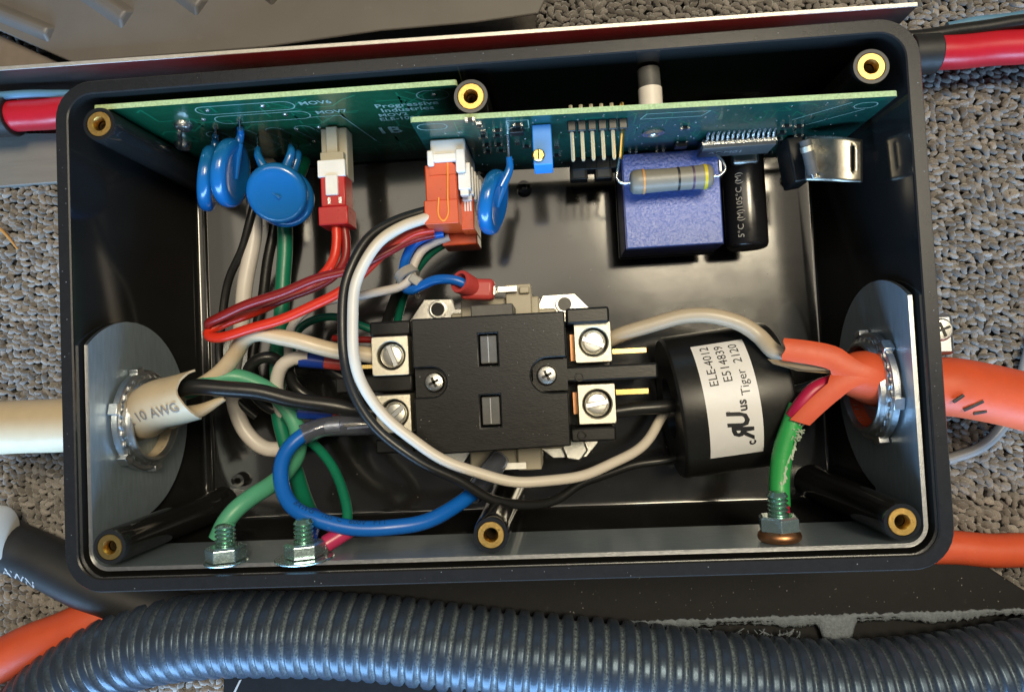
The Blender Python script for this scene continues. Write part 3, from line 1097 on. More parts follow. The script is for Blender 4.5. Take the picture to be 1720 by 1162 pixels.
def varistor(parent, c, nrm, r, th, legs, foot, name='varistor', ridge=True):
    nrm = Vector(nrm).normalized()
    h = th / 2
    prof = [(-h * .80, 0), (-h * .80, r * .55), (-h * .92, r * .68), (-h, r * .80), (-h * .85, r * .93), (-h * .45, r * .99), (0, r), (h * .45, r * .99), (h * .85, r * .93), (h, r * .80), (h * .92, r * .68), (h * .80, r * .55), (h * .80, 0)]
    v = MB().lathe(prof, c, nrm, 40).build(name, 'mov', parent, smooth=60)
    for l, f in zip(legs, foot):
        l, f = Vector(l), Vector(f)
        inn = l + (Vector(c) - l) * 0.55
        MB().tube(spline([inn, l, l.lerp(f, .35)], .08), lambda t: .19 - .09 * t, 12).build('coated_neck', 'mov', v, smooth=60)
        fc = Vector(c) + nrm * (h * .72)
        e0 = l.lerp(fc, .25)
        if ridge:
            MB().tube(spline([e0, l.lerp(fc, .6), fc + (fc - l) * .12], .08), lambda t: .13 - .05 * t, 10).build('coated_ridge', 'mov', v, smooth=60)
        MB().tube(spline([l.lerp(f, .2), l.lerp(f, .6), f], .1), .045, 8).build('lead', 'solder', v, smooth=60)
    return v


# left board discs
A = at(352, 300, 4.2)
varistor(lb, A, (.93, -.15, -.32), 1.13, .46, [at(362, 236, 4.3)], [LQ(362, 212)])
B = at(388, 291, 4.5)
varistor(lb, B, (.97, -.20, -.05), 1.16, .50, [at(404, 225, 4.7)], [LQ(402, 200)])
C2 = at(466, 325, 4.4)
varistor(lb, C2 + Vector((.06, -.05, -.42)), (.22, -.42, .88), 1.02, .46, [at(500, 262, 4.0)], [LQ(500, 245)], ridge=False)
varistor(lb, C2, (.12, -.40, .91), 1.02, .50, [at(434, 263, 4.6), at(489, 256, 4.5)], [LQ(432, 228), LQ(487, 230)], ridge=False)
fcn = Vector((.12, -.40, .91)).normalized()
MB().tube(spline([at(440, 285, 4.9), C2 + fcn * .20 + Vector((-.25, .2, 0)), C2 + fcn * .19 + Vector((.12, -.15, 0))], .08), lambda t: .10 - .05 * t, 10).build('coated_ridge', 'mov', lb, smooth=60)

# red two-way plug on the left board
x0, x1 = -5.52, -4.62
zt = 4.55
hd = MB()
hd.box2((x0, 6.84, zt - 1.05), (x1, 5.10, zt - .35)).build('white_header', 'cream_ny', lb, bevel=.04)  # white header, its shade by the board put into the cream colour
b = MB()
b.box2((x0 + .26, 6.80, zt - .36), (x0 + .64, 5.80, zt - .10))
b.box2((x0 + .05, 5.92, zt - .36), (x1 - .05, 5.55, zt - .06))
b.build('header_rail', 'cream_ny', lb, bevel=.03)  # rail's shade put into the greyer nylon as well
b = MB()
b.box2((x0 - .02, 5.62, zt - .12), (x1 + .02, 5.05, zt + .06))
b.box2((x0 + .24, 5.10, zt - .10), (x0 + .66, 4.42, zt + .10))
b.build('latch', 'white_ny', lb, bevel=.03)
rp_ = MB().box2((x0 + .04, 5.20, zt - .9), (x1 - .02, 4.05, zt - .02)).build('red_plug', 'red_c', lb, bevel=.04)
MB().box2((x0 - .05, 4.05, zt - .95), (x1 + .06, 3.42, zt + .05)).build('plug_base', 'red_c', rp_, bevel=.04)
for dx in (.28, .66):
    MB().box2((x0 + dx, 4.35, zt - .03), (x0 + dx + .09, 4.14, zt + .01)).build('contact', 'solder', rp_)

# ---------------- control board
outline(rb, RP, [RP(1.0, 6.8, .004), RP(1.65, 6.8, .004), RP(1.65, 6.1, .004), RP(1.0, 6.1, .004)], .03)
outline(rb, RP, [RP(5.15, 6.75, .004), RP(7.0, 6.75, .004), RP(6.8, 6.35, .004), RP(5.0, 6.35, .004)], .03)
outline(rb, RP, [RP(9.7, 5.6, .004), RP(11.0, 6.8, .004)], .03, False)
outline(rb, RP, [RP(10.2, 5.0, .004), RP(11.6, 6.2, .004)], .03, False)
outline(rb, RP, slot2d(-1.25, 6.65, .4, .25, RP), .03)
outline(rb, RP, slot2d(11.5, 6.5, .2, .22, RP), .03)


def smd(px, py, L=.26, Wd=.14, h=.09, vert=False):
    p = RQ(px, py)
    dx, dz = (Wd, L) if vert else (L, Wd)
    o = MB().box(p + Vector((0, -h / 2, 0)), (dx, h, dz)).build('chip_component', 'black', rb)
    for s in (-1, 1):
        q = p + Vector(((s * L * .42) if not vert else 0, -h / 2 - .004, (s * L * .42) if vert else 0))
        MB().box(q, ((L * .3, h + .02, Wd + .02) if not vert else (Wd + .02, h + .02, L * .3))).build('end_cap', 'solder', o)


for q in ((812, 223), (836, 222), (812, 233), (836, 231), (818, 247), (838, 246), (820, 258), (842, 256), (805, 212), (870, 212), (869, 241), (935, 246), (935, 262), (1063, 253), (1108, 252), (1320, 206), (1340, 206), (1312, 217), (1306, 228), (1308, 235), (1150, 212), (1290, 251), (1312, 252), (790, 205), (885, 248), (1340, 222)):
    smd(q[0], q[1], vert=random.random() < .3)
for q in ((1143, 240), (868, 222)):
    p = RQ(*q)
    o = MB().box(p + Vector((0, -.08, 0)), (.42, .16, .34)).build('transistor', 'black', rb, bevel=.02)
    for dx in (-.15, .15):
        MB().box(p + Vector((dx, -.05, .22)), (.07, .05, .16)).build('pin', 'solder', o)
p = RQ(1097, 223)
MB().lathe([(0, .36), (.05, .36), (.09, .22), (.05, .12), (.02, .1)], p, (0, -1, 0), 28).build('plated_hole', 'solder', rb)

rv = random.Random(21)
b = MB()
for k in range(150):
    x, z = rv.uniform(-1.4, 11.6), rv.uniform(2.2, 6.9)
    b.lathe([(0, .035), (.012, .03)], RP(x, z), (0, -1, 0), 6, cap1=True)
b.build('plated_vias', 'solder', rb)['kind'] = 'stuff'
b = MB()
for k in range(70):
    x, z = rv.uniform(-1.2, 11.2), rv.uniform(2.6, 6.8)
    pts = [RP(x, z, .003)]
    for q in range(3):
        d_ = rv.choice([(1, 0), (0, 1), (.7, .7), (-.7, .7), (0, -1)])
        ll = rv.uniform(.15, .6)
        x = min(11.9, max(-1.6, x + d_[0] * ll)); z = min(6.95, max(2, z + d_[1] * ll))
        pts.append(RP(x, z, .003))
    strip(b, pts, .028)
b.build('copper_traces', 'trace', rb, smooth=0)['kind'] = 'stuff'
b = MB()
for k in range(46):
    x, z = rv.uniform(-11.2, -1.2), rv.uniform(1.0, 6.6)
    pts = [LP(x, z, .003)]
    for q in range(3):
        d_ = rv.choice([(1, 0), (0, 1), (.7, .7), (-.7, .7), (0, -1)])
        ll = rv.uniform(.3, 1.1)
        x = min(-.7, max(-11.4, x + d_[0] * ll)); z = min(6.7, max(.5, z + d_[1] * ll))
        pts.append(LP(x, z, .003))
    strip(b, pts, .06)
b.build('copper_traces', 'trace', lb, smooth=0)['kind'] = 'stuff'

# white header with the stacked orange plug
b = MB()
b.box2((-1.52, 5.70, 2.9), (-.42, 5.05, 5.62))
b.build('white_header', 'white_ny', rb, bevel=.05)
b = MB()
b.box2((-1.62, 5.24, 5.36), (-.42, 4.98, 5.66))
b.box2((-1.62, 5.34, 5.50), (-1.42, 4.86, 5.70))
b.box2((-.72, 5.34, 5.50), (-.42, 4.6, 5.70))
b.build('header_collar', 'white_ny', rb, bevel=.04)
for k in range(5):
    z = 5.45 - .5 * k
    bb = MB()
    bb.box2((-.70, 4.95, z - .36), (-.30 + .03 * k, 4.10 - .05 * k, z))
    bb.box2((-.66, 4.15, z - .30), (-.38 + .03 * k, 3.92 - .05 * k, z - .06))
    bb.build('header_latch', 'white_ny', rb, bevel=.03)
op = MB().box2((-1.76, 4.95, 3.0), (-.74, 3.10, 5.45)).build('orange_plug', 'orange_c', rb, bevel=.05)
MB().prism([(-1.60, 5.10, 5.42), (-.95, 5.10, 5.42), (-.74, 4.80, 5.42), (-.74, 4.6, 5.42), (-1.60, 4.6, 5.42)], (0, 0, .08)).build('plug_nose', 'orange_c', op)
MB().box2((-1.82, 3.80, 3.0), (-.72, 3.02, 5.52)).build('plug_shoulder', 'orange_c', op, bevel=.04)
MB().box2((-.76, 4.0, 2.8), (-.32, 2.95, 4.75)).build('plug_row', 'orange_c', op, bevel=.04)
MB().box2((-1.55, 3.05, 2.7), (-.34, 2.62, 3.9)).build('plug_foot', 'orange_c', op, bevel=.05)
for k in range(3):
    MB().box2((-.62 + .09 * k, 3.98, 4.2), (-.57 + .09 * k, 3.55, 4.78)).build('plug_contact', 'white_ny', op)
ribp = [at(752, 268, 5.47), at(752, 330, 5.54), at(752, 362, 5.54), at(745, 371, 5.54), at(737, 362, 5.54), at(737, 332, 5.54)]
MB().tube(spline(ribp, .06), .035, 8).build('moulded_rib', 'orange_hi', op, smooth=60)
MB().box(at(747, 254, 5.5), (.14, .14, .1)).build('white_peg', 'white_ny', op)

# varistor on the control board
Dc = at(829, 340, 5.0)
varistor(rb, Dc, (.95, -.25, .16), 1.05, .46, [at(856, 282, 5.1)], [RQ(853, 232)])

# blue trimmer
p0 = RQ(909, 205)
tm = MB().box2((p0.x - .29, 5.66, 5.45), (p0.x + .29, 4.42, 6.42)).build('trimmer', 'trim', rb, bevel=.03)
sp = at(907, 262, 6.42)
MB().lathe([(0, .19), (.10, .19), (.14, .15), (.14, 0)], sp - Vector((.04, 0, 0)), (0, 0, 1), 20).build('brass_screw', 'brass', tm)
MB().box(sp + Vector((-.04, 0, .135)), (.30, .045, .03), rotz(90)).build('screw_slot', 'black', tm)

# six pin header
for k in range(6):
    x = 960 + 17.2 * k
    p = RQ(x, 204 - .5 * k)
    p.z = 6.42
    blk_ = MB().box(p + Vector((0, -.16, 0)), (.255, .32, .26)).build('pin_block', 'black', rb, bevel=.03)
    pin = MB()
    q = p + Vector((0, -.30, 0))
    dx = -.10 if k == 5 else 0
    pin.tube([p + Vector((0, .50, .02)), p + Vector((0, .2, 0)), q, q + Vector((dx, -.84, .0)), q + Vector((dx, -.90, 0))], lambda t: .055 if t < .9 else .035, 4)
    pin.build('pin', 'goldtab' if k == 5 else 'pinmetal', rb, smooth=0)

# black shunt jumpers
for (px, py) in ((972, 292), (1013, 290)):
    p = at(px, py, 2.6)
    bb = MB()
    bb.box(p, (.62, .55, .5)); bb.box(p + Vector((0, .3, .12)), (.5, .5, .4))
    jo = bb.build('shunt_jumper', 'black', rb, bevel=.04)
    MB().box(p + Vector((0, -.08, .26)), (.40, .26, .03)).build('jumper_top', 'greywin', jo)
MB().box2((3.2, 5.6, 2.2), (4.7, 5.2, 2.9)).build('jumper_base', 'black', rb, bevel=.03)

# wide chip with its row of pins
p0, p1 = RQ(1181, 226), RQ(1301, 222)
zc = (p0.z + p1.z) / 2
ch = MB().box2((p0.x, p0.y - .42, zc - .95), (p1.x, p0.y - .10, zc)).build('integrated_circuit', 'greywin', rb, bevel=.03)
MB().box2((p0.x - .02, p0.y - .30, zc - .9), (p1.x + .02, p0.y - .20, zc + .02)).build('chip_seam', 'solder', ch)
put_text('ADM01', .36, plane_fn(Vector((p0.x + .25, p0.y - .425, zc - .5)), (1, 0, 0), (0, 0, 1)), 'printed_text', 'ink_grey', ch)
for k in range(14):
    x = p0.x + .12 + (p1.x - p0.x - .24) * k / 13
    MB().tube([Vector((x, p0.y - .2, zc)), Vector((x, p0.y - .2, zc + .15)), Vector((x, p0.y - .08, zc + .24)), Vector((x, p0.y - .03, zc + .50))], .042, 4).build('pin', 'solder', ch, smooth=0)
# crystal
p = RQ(1240, 262, .3)
MB().box(Vector((p.x, p.y, 2.75)), (.92, .42, .34)).build('crystal', 'plate', rb, bevel=.1)

# relay
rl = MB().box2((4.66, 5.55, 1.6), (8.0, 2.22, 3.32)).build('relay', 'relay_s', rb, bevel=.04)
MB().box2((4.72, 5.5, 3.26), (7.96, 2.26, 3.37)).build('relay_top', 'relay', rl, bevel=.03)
MB().box2((4.62, 5.5, 1.3), (8.02, 2.2, 1.6)).build('relay_base', 'black', rl, bevel=.04)

# axial resistor above the relay
a, c = at(1058, 307, 4.15), at(1197, 296, 4.15)
ax_ = (c - a)
Ln = ax_.length
prof = [(0, .0), (.02, .30), (.10, .38), (.30, .405), (.50, .385), (Ln / 2, .37), (Ln - .5, .385), (Ln - .30, .405), (Ln - .1, .38), (Ln - .02, .30), (Ln, 0)]
rs = MB().lathe(prof, a, ax_, 32).build('resistor', 'resist', rb, smooth=60)
for f, wd, mm in ((.16, .07, 'b_org'), (.58, .07, 'b_blk'), (.755, .07, 'b_vio'), (.90, .10, 'b_yel')):
    s = f * Ln
    rr = .412 if f in (.16, .90) else .39
    MB().lathe([(s - wd / 2, rr - .01), (s - wd / 2, rr), (s + wd / 2, rr), (s + wd / 2, rr - .01)], a, ax_, 32).build('colour_band', mm, rs)
d = ax_.normalized()
MB().tube(spline([a + d * .05, a - d * .25, a - d * .42 + Vector((0, .18, -.02)), a - d * .38 + Vector((0, .45, -.05)), a - d * .30 + Vector((0, .8, -.2)), RP(a.x - .2, 3.6)], .05), .05, 8).build('lead', 'solder', rs, smooth=60)
MB().tube(spline([c - d * .05, c + d * .22, c + d * .42 + Vector((0, .2, 0)), c + d * .34 + Vector((0, .5, -.05)), c + d * .2 + Vector((0, .75, -.2)), RP(c.x + .1, 3.6)], .05), .05, 8).build('lead', 'solder', rs, smooth=60)

# electrolytic capacitor
cc = Vector((9.08, 5.45, 2.15))
cp = MB().lathe([(0, .70), (.1, .72), (3.10, .72), (3.2, .68), (3.25, .60), (3.22, .5), (3.2, 0)], cc, (0, -1, 0), 40).build('capacitor', 'cap', rb, smooth=40)


def cyl_patch(b, o, axis, up, r, s0, s1, a0, a1, n=10, ns=1):
    ax = Vector(axis).normalized(); up = Vector(up).normalized(); sd = ax.cross(up)
    o = Vector(o)
    base = len(b.v)
    for j in range(ns + 1):
        for i in range(n + 1):
            th = a0 + (a1 - a0) * i / n
            b.v.append(o + ax * (s0 + (s1 - s0) * j / ns) + (up * math.cos(th) + sd * math.sin(th)) * r)
    for j in range(ns):
        for i in range(n):
            q = base + j * (n + 1) + i
            b.f.append((q, q + 1, q + n + 2, q + n + 1)); b.m.append(0)


capfn = lambda x, y: cc + Vector((0, -2.95 + x, 0)) + Vector((math.sin(-.50 - y / .72), 0, math.cos(-.50 - y / .72))) * .728
put_text('5\u00b0C (M)105\u00b0C (M)', .30, capfn, 'printed_text', 'ink_grey', cp)

# dark diode column and bent metal tab at the right end
p = at(1352, 235, 5.2); q = at(1366, 292, 4.9)
dd = MB().cyl(p, q, .17, .19, 16).build('diode', 'greywin', rb, smooth=40)
MB().cyl(p.lerp(q, .18), p.lerp(q, .34), .20, .20, 16).build('diode_band', 'nickel', dd)
MB().cyl(p.lerp(q, .92), p.lerp(q, 1.12), .10, .10, 12).build('lead_end', 'solder', dd)
MB().box(at(1332, 275, 3.6), (.55, 1.5, 1.2), rotz(8)).build('black_component', 'black', rb, bevel=.06)
b = MB()
N1, N2 = 22, 12
for i in range(N1 + 1):
    for j in range(N2 + 1):
        u_, v_ = i / N1, j / N2
        px = 1352 + 97 * u_
        py0 = 229 + 6 * u_ - 10 * math.sin(u_ * 3.1) * .3
        py1 = 303 + 3 * u_
        zz = 4.75 + .45 * math.sin(min(1, u_ * 1.6) * math.pi / 2) - .10 * math.sin(u_ * 6) - .10 * v_ * (1 - u_)
        pp = at(px, py0 + (py1 - py0) * v_, zz)
        b.v.append(pp)
for i in range(N1):
    for j in range(N2):
        if i == 18 and 2 <= j < 9:
            continue
        q = i * (N2 + 1) + j
        b.f.append((q, q + 1, q + N2 + 2, q + N2 + 1)); b.m.append(0)
o = b.build('bent_metal_tab', 'film', rb, smooth=60)
so = o.modifiers.new('solid', 'SOLIDIFY'); so.thickness = .0006

# white nylon standoff behind the control board
sx = at(1092, 150, 6.1).x
so_ = MB().cyl((sx, 5.82, 6.05), (sx, 6.62, 6.05), .36, n=28).build('standoff', 'white_ny', rb, smooth=40)
MB().cyl((sx, 6.62, 6.05), (sx - .02, 7.22, 6.05), .34, n=28).build('standoff_reflection', 'greywin', so_, smooth=40)  # added grey stub standing in for the standoff's reflection in the wall

# ================================================================== CONTACTOR
ct = thing('contactor', 'black two pole contactor with four screw lugs in the box centre', 'contactor', (0, -2, 0.02))
ZT = 5.2
# mounting plate on the floor
pl = [(690, 540), (714, 504), (760, 503), (765, 520), (905, 512), (912, 497), (965, 494), (992, 520), (1004, 742), (985, 766), (930, 768), (905, 750), (790, 760), (775, 785), (740, 780), (715, 740)]
MB().prism([at(x, y, .04) for x, y in pl], (0, 0, .18)).build('mounting_plate', 'plate', ct, bevel=.02)
for x, y, hx in ((735, 520, False), (948, 511, False), (965, 752, True)):
    p = at(x, y, .25)
    if hx:
        b = MB(); hexprism(b, p, (0, 0, 1), .52, .3); b.build('mounting_nut', 'plate', ct, bevel=.02)
    else:
        MB().lathe([(0, .36), (.03, .36), (.05, .30), (.04, .26)], p, (0, 0, 1), 24).build('hole_rim', 'plate', ct)
        MB().cyl(p, p + Vector((0, 0, .02)), .26, n=24).build('mounting_hole', 'black', ct)
# coil bobbin
b = MB()
b.box2((-1.6, -4.55, .3), (2.2, .45, 2.4))
b.build('coil', 'cream_ny', ct, bevel=.08)
a, c = at(772, 492, 2.6), at(906, 524, 2.6)
MB().box2((a.x + .0, c.y - .2, 1.6), (c.x, a.y - .25, 2.5)).build('bobbin_flange', 'cream_ny', ct, bevel=.06)
a, c = at(848, 478, 3.0), at(893, 520, 3.0)
b = MB(); b.box2((a.x, c.y - .2, 1.8), (c.x, a.y, 2.9)); b.box2((a.x + .5, a.y - .1, 2.8), (c.x - .05, a.y - .35, 3.1))
b.build('terminal_block', 'cream_ny', ct, bevel=.04)
a, c = at(836, 482, 3.2), at(868, 489, 3.2)
MB().box2((a.x, a.y, 3.0), (c.x, c.y, 3.22)).build('spade_tab', 'plate', ct)
a, c = at(788, 752, 2.4), at(912, 784, 2.4)
MB().box2((a.x, a.y + .2, 1.4), (c.x, c.y, 2.3)).build('bobbin_flange', 'cream_ny', ct, bevel=.06)
a, c = at(868, 752, 2.9), at(910, 790, 2.9)
MB().box2((a.x, a.y, 1.8), (c.x, c.y, 2.7)).build('terminal_block', 'cream_ny', ct, bevel=.05)
a, c = at(838, 778, 3.0), at(884, 787, 3.0)
MB().box2((a.x, a.y, 2.85), (c.x, c.y, 3.0)).build('spade_tab', 'plate', ct)
a, c = at(838, 770, 3.0), at(846, 786, 3.0)
MB().box2((a.x, a.y, 2.8), (c.x, c.y, 3.06)).build('spade_crimp', 'plate', ct)
# body
X0, X1, Y0, Y1 = -2.46, 2.46, -4.16, .08
notch = lambda cx, cy, r, sgn: [(cx + sgn * 0, cy + r)] + [(cx + sgn * r * math.sin(t), cy + r * math.cos(t)) for t in [math.pi * k / 12 for k in range(13)]] + [(cx, cy - r)]
ln = at(725, 642, ZT); rn = at(921, 630, ZT)
lr, rr = .47, .55
poly = []
poly += [(X0, Y1), (X0, ln.y + lr)] + [(ln.x + lr * math.sin(math.pi * k / 12), ln.y + lr * math.cos(math.pi * k / 12)) for k in range(13)] + [(X0, ln.y - lr), (X0, Y0 + .12), (X0 + .5, Y0 - .12)]
poly += [(X1, Y0), (X1, rn.y - rr)] + [(rn.x - rr * math.sin(math.pi * k / 12), rn.y - rr * math.cos(math.pi * k / 12)) for k in range(13)] + [(X1, rn.y + rr), (X1, Y1)]


def slab_with_windows(poly, wins, z0, z1, name, m, parent, bevel):
    bm = bmesh.new()
    edges = []
    for lp in [poly] + wins:
        vs = [bm.verts.new((x, y, z1)) for x, y in lp]
        edges += [bm.edges.new((vs[i], vs[(i + 1) % len(vs)])) for i in range(len(vs))]
    bmesh.ops.triangle_fill(bm, use_beauty=True, edges=edges)
    bmesh.ops.dissolve_limit(bm, angle_limit=.01, verts=bm.verts, edges=bm.edges)
    r = bmesh.ops.extrude_face_region(bm, geom=list(bm.faces))
    for g in r['geom']:
        if isinstance(g, bmesh.types.BMVert):
            g.co.z = z0
    bmesh.ops.recalc_face_normals(bm, faces=list(bm.faces))
    bm.verts.index_update()
    b = MB()
    b.v = [v.co.copy() for v in bm.verts]
    b.f = [tuple(v.index for v in f.verts) for f in bm.faces]
    b.m = [0] * len(b.f)
    bm.free()
    return b.build(name, m, parent, smooth=30, bevel=bevel)


wn = []
for (x0, y0, x1, y1) in ((803, 561, 837, 613), (806, 664, 842, 716)):
    a, c = at(x0, y0, ZT), at(x1, y1, ZT)
    wn.append([(a.x, a.y), (c.x, a.y), (c.x, c.y), (a.x, c.y)])
slab_with_windows(poly, wn, 3.9, ZT, 'top_cover', 'bake', ct, .05)
for q in wn:
    (ax0, ay0), (cx0, cy0) = q[0], q[2]
    g = MB().box2((ax0 + .04, ay0 - .06, 3.9), (cx0 - .03, cy0 + .06, ZT - .07)).build('armature', 'greywin', ct, bevel=.03)
    mx = (ax0 + cx0) / 2
    MB().box2((mx - .015, ay0 - .10, ZT - .08), (mx + .015, cy0 + .10, ZT - .055)).build('parting_ridge', 'ink_grey', g)
MB().box2((X0 + .1, Y0 + .1, 1.5), (X1 - .1, Y1 - .1, 3.9)).build('lower_body', 'bake', ct, bevel=.05)
a, c = at(790, 513, 4.6), at(862, 530, 4.6)
MB().box2((a.x, a.y, 3.0), (c.x, c.y - .3, 4.6)).build('armature_guide', 'greywin', ct, bevel=.04)
for p, s_ in ((ln, -1), (rn, 1)):
    q = Vector((p.x - s_ * .05, p.y, ZT - .30))
    MB().box2((X0 if s_ < 0 else p.x - .5, p.y - .5, 3.9), (p.x + .5 if s_ < 0 else X1, p.y + .5, ZT - .34)).build('screw_seat', 'bake', ct)
    sw = MB().lathe([(-.04, .32), (.05, .33), (.15, .28), (.20, .16), (.21, 0)], q, (0, 0, 1), 28).build('cover_screw', 'plate', ct)
    b = MB()
    for an in (25, 115):
        b.box(q + Vector((0, 0, .195)), (.34, .085, .06), rotz(an))
    b.build('cross_slot', 'black', sw)
# side arms
ZA = 4.55
for nm, x0, y0, x1, y1, z in (('side_arm', 620, 541, 690, 562, ZA), ('side_arm', 630, 738, 697, 760, 4.1), ('side_arm', 950, 518, 1024, 541, 4.9), ('side_arm', 958, 719, 1036, 740, 4.7), ('divider', 562, 634, 694, 656, 4.3), ('divider', 948, 616, 1106, 635, 4.75)):
    a, c = at(x0, y0, z), at(x1, y1, z)
    b = MB().box2((a.x, a.y, 1.6), (c.x, c.y, z))
    b.build(nm, 'bake', ct, bevel=.07)
for x, y in ((973, 633), (978, 731)):
    p = at(x, y, 4.78)
    MB().lathe([(-.02, .15), (.03, .14), (.03, .11), (-.02, .10)], p, (0, 0, 1), 20).build('moulded_ring', 'bake', ct)
# deck below the lugs
for s_ in (-1, 1):
    MB().box2((s_ * 2.3, -3.9, 1.6), (s_ * 4.0, -.1, 3.1)).build('terminal_deck', 'bake', ct, bevel=.06)
# lugs
ZL = 4.62
for (x0, y0, x1, y1, an) in ((623, 566, 688, 629, -70), (630, 664, 692, 726, 40), (963, 542, 1029, 607, -22), (969, 646, 1036, 711, 10)):
    a, c = at(x0, y0, ZL), at(x1, y1, ZL)
    m_ = (a + c) / 2
    wx, wy = abs(c.x - a.x), abs(a.y - c.y)
    pts = rrect(wx / 2, wy / 2, .04, 2)
    hole = [(m_.x + .47 * math.cos(2 * math.pi * k / 28) + .02, m_.y + .47 * math.sin(2 * math.pi * k / 28)) for k in range(28)]
    lg = slab_with_windows([(m_.x + x, m_.y + y) for x, y in pts], [hole], 3.2, ZL, 'lug', 'nickel', ct, .03)
    cc_ = Vector((m_.x + .02, m_.y, 0))
    MB().lathe([(4.5, .475), (4.3, .474), (4.05, .46), (4.05, 0)], cc_, (0, 0, 1), 28).build('screw_well', 'black', lg)
    sw = MB().lathe([(4.1, .41), (4.36, .41), (4.40, .395), (4.38, .36), (4.36, .345), (4.42, .335), (4.45, .31), (4.46, .28), (4.46, 0)], cc_, (0, 0, 1), 36).build('lug_screw', 'plate', lg, smooth=30)
    MB().box(cc_ + Vector((0, 0, 4.463)), (.72, .145, .02), rotz(an)).build('screw_slot', 'zinc_b', sw)
    for s2 in (-1, 1):
        e = rotz(an) @ Vector((0, s2 * .08, 0))
        MB().box(cc_ + e + Vector((0, 0, 4.466)), (.60, .018, .02), rotz(an)).build('slot_edge', 'black', sw)
# copper bars and brass tabs
for x0, y0, x1, y1 in ((957, 562, 966, 606), (962, 659, 972, 695)):
    a, c = at(x0, y0, 4.2), at(x1, y1, 4.2)
    MB().box2((a.x, a.y, 4.05), (c.x + .1, c.y, 4.2)).build('copper_bar', 'copper', ct)
for x0, y0, x1, y1, z in ((1028, 586, 1086, 592, 4.0), (1034, 654, 1090, 661, 4.0), (600, 613, 626, 619, 3.8)):
    a, c = at(x0, y0, z), at(x1, y1, z)
    MB().box2((a.x, a.y, z - .6), (c.x, c.y, z)).build('brass_tab', 'goldtab', ct, bevel=.01)

# small print and logo scratches are left to the moulding wear

# ================================================================== CURRENT TRANSFORMER
AX = Vector((.9945, .105, 0)).normalized()
CO = Vector((7.75, -3.08, 2.52))
SD = AX.cross(Vector((0, 0, 1)))                      # points to -Y
RCT = 2.46
Lh = 1.80
tr_ = thing('current_transformer', 'black ring shaped current transformer with a white printed label', 'transformer', CO - Vector((0, 0, 2.5)))
MB().lathe([(-Lh + .35, 1.0), (-Lh, 1.06), (-Lh, RCT - .10), (-Lh + .08, RCT - .02), (-Lh + .16, RCT), (Lh - .16, RCT), (Lh - .08, RCT - .02), (Lh, RCT - .10), (Lh, 1.06), (Lh - .35, 1.0), (-Lh + .35, 1.0)], CO, AX, 96).build('ring_core', 'black', tr_, smooth=30)
# the label, wrapped over the top
lab = MB()
cyl_patch(lab, CO, AX, (0, 0, 1), RCT + .012, -1.02, .66, -.92, .74, n=26, ns=8)
lb_o = lab.build('label', 'label', tr_, smooth=60)


def ctfn(a0, u0, sx=1.0):
    def fn(x, y):
        s = a0 - y
        th = -(u0 + x) / RCT
        return CO + AX * s + (Vector((0, 0, 1)) * math.cos(th) + SD * math.sin(th)) * (RCT + .018)
    return fn


put_text('ELE-4012', .40, ctfn(-.62, .62), 'printed_text', 'ink', lb_o)
put_text('E514839', .40, ctfn(-.17, .70), 'printed_text', 'ink', lb_o)
put_text('Tiger  2120', .40, ctfn(.28, .22), 'printed_text', 'ink', lb_o)
put_text('us', .42, ctfn(.10, -.26), 'printed_text', 'ink', lb_o, bold=.012)
put_text('c', .42, ctfn(.28, -1.46), 'printed_text', 'ink', lb_o, bold=.012)
put_text('\u00ae', .20, ctfn(-.36, -.34), 'printed_text', 'ink', lb_o)
vs, fs = text2d('R', .92, 'LEFT', .035)
w_ = max(v[0] for v in vs)
f0 = ctfn(.06, -1.26)
MB().add([f0((w_ - x) * .80 + .12 * (y + .3), y) for x, y in vs], [tuple(reversed(f)) for f in fs]).build('mark_letter', 'ink', lb_o, smooth=0)
vs, fs = text2d('U', .92, 'LEFT', .035)
f0 = ctfn(-.06, -.80)
MB().add([f0(x * .80 + .12 * (y + .3), y) for x, y in vs], fs).build('mark_letter', 'ink', lb_o, smooth=0)

# ================================================================== CABLES AND WIRES
def arcshell(path, r, a0, a1, th, n=20, end=None, a_end=None, aw=1.0):
    """open curved shell swept along a path; angles measured from the side facing up"""
    fr = frames(path)
    K = len(fr)
    b = MB()
    for k, (p, t, u, v) in enumerate(fr):
        f = k / (K - 1)
        rr = r(f) if callable(r) else r
        fa = min(1, f / aw)
        lo = a0 if a_end is None else a0 + (a_end[0] - a0) * fa
        hi = a1 if a_end is None else a1 + (a_end[1] - a1) * fa
        for side in (0, 1):
            q = rr - side * th
            for i in range(n + 1):
                a = lo + (hi - lo) * i / n
                e = t * end(i / n) * max(0, (f - .75) / .25) if end else Vector((0, 0, 0))
                b.v.append(p + (u * math.cos(a) + v * math.sin(a)) * q + e)
    m = 2 * (n + 1)
    for k in range(K - 1):
        for i in range(n):
            a, c = k * m + i, (k + 1) * m + i
            b.f.append((a, a + 1, c + 1, c)); b.f.append((a + n + 1, c + n + 1, c + n + 2, a + n + 2))
        for i in (0, n):
            a, c = k * m + i, (k + 1) * m + i
            b.f.append((a, c, c + n + 1, a + n + 1))
    k = (K - 1) * m
    for i in range(n):
        b.f.append((k + i, k + i + 1, k + i + n + 2, k + i + n + 1))
    b.m = [0] * len(b.f)
    return b


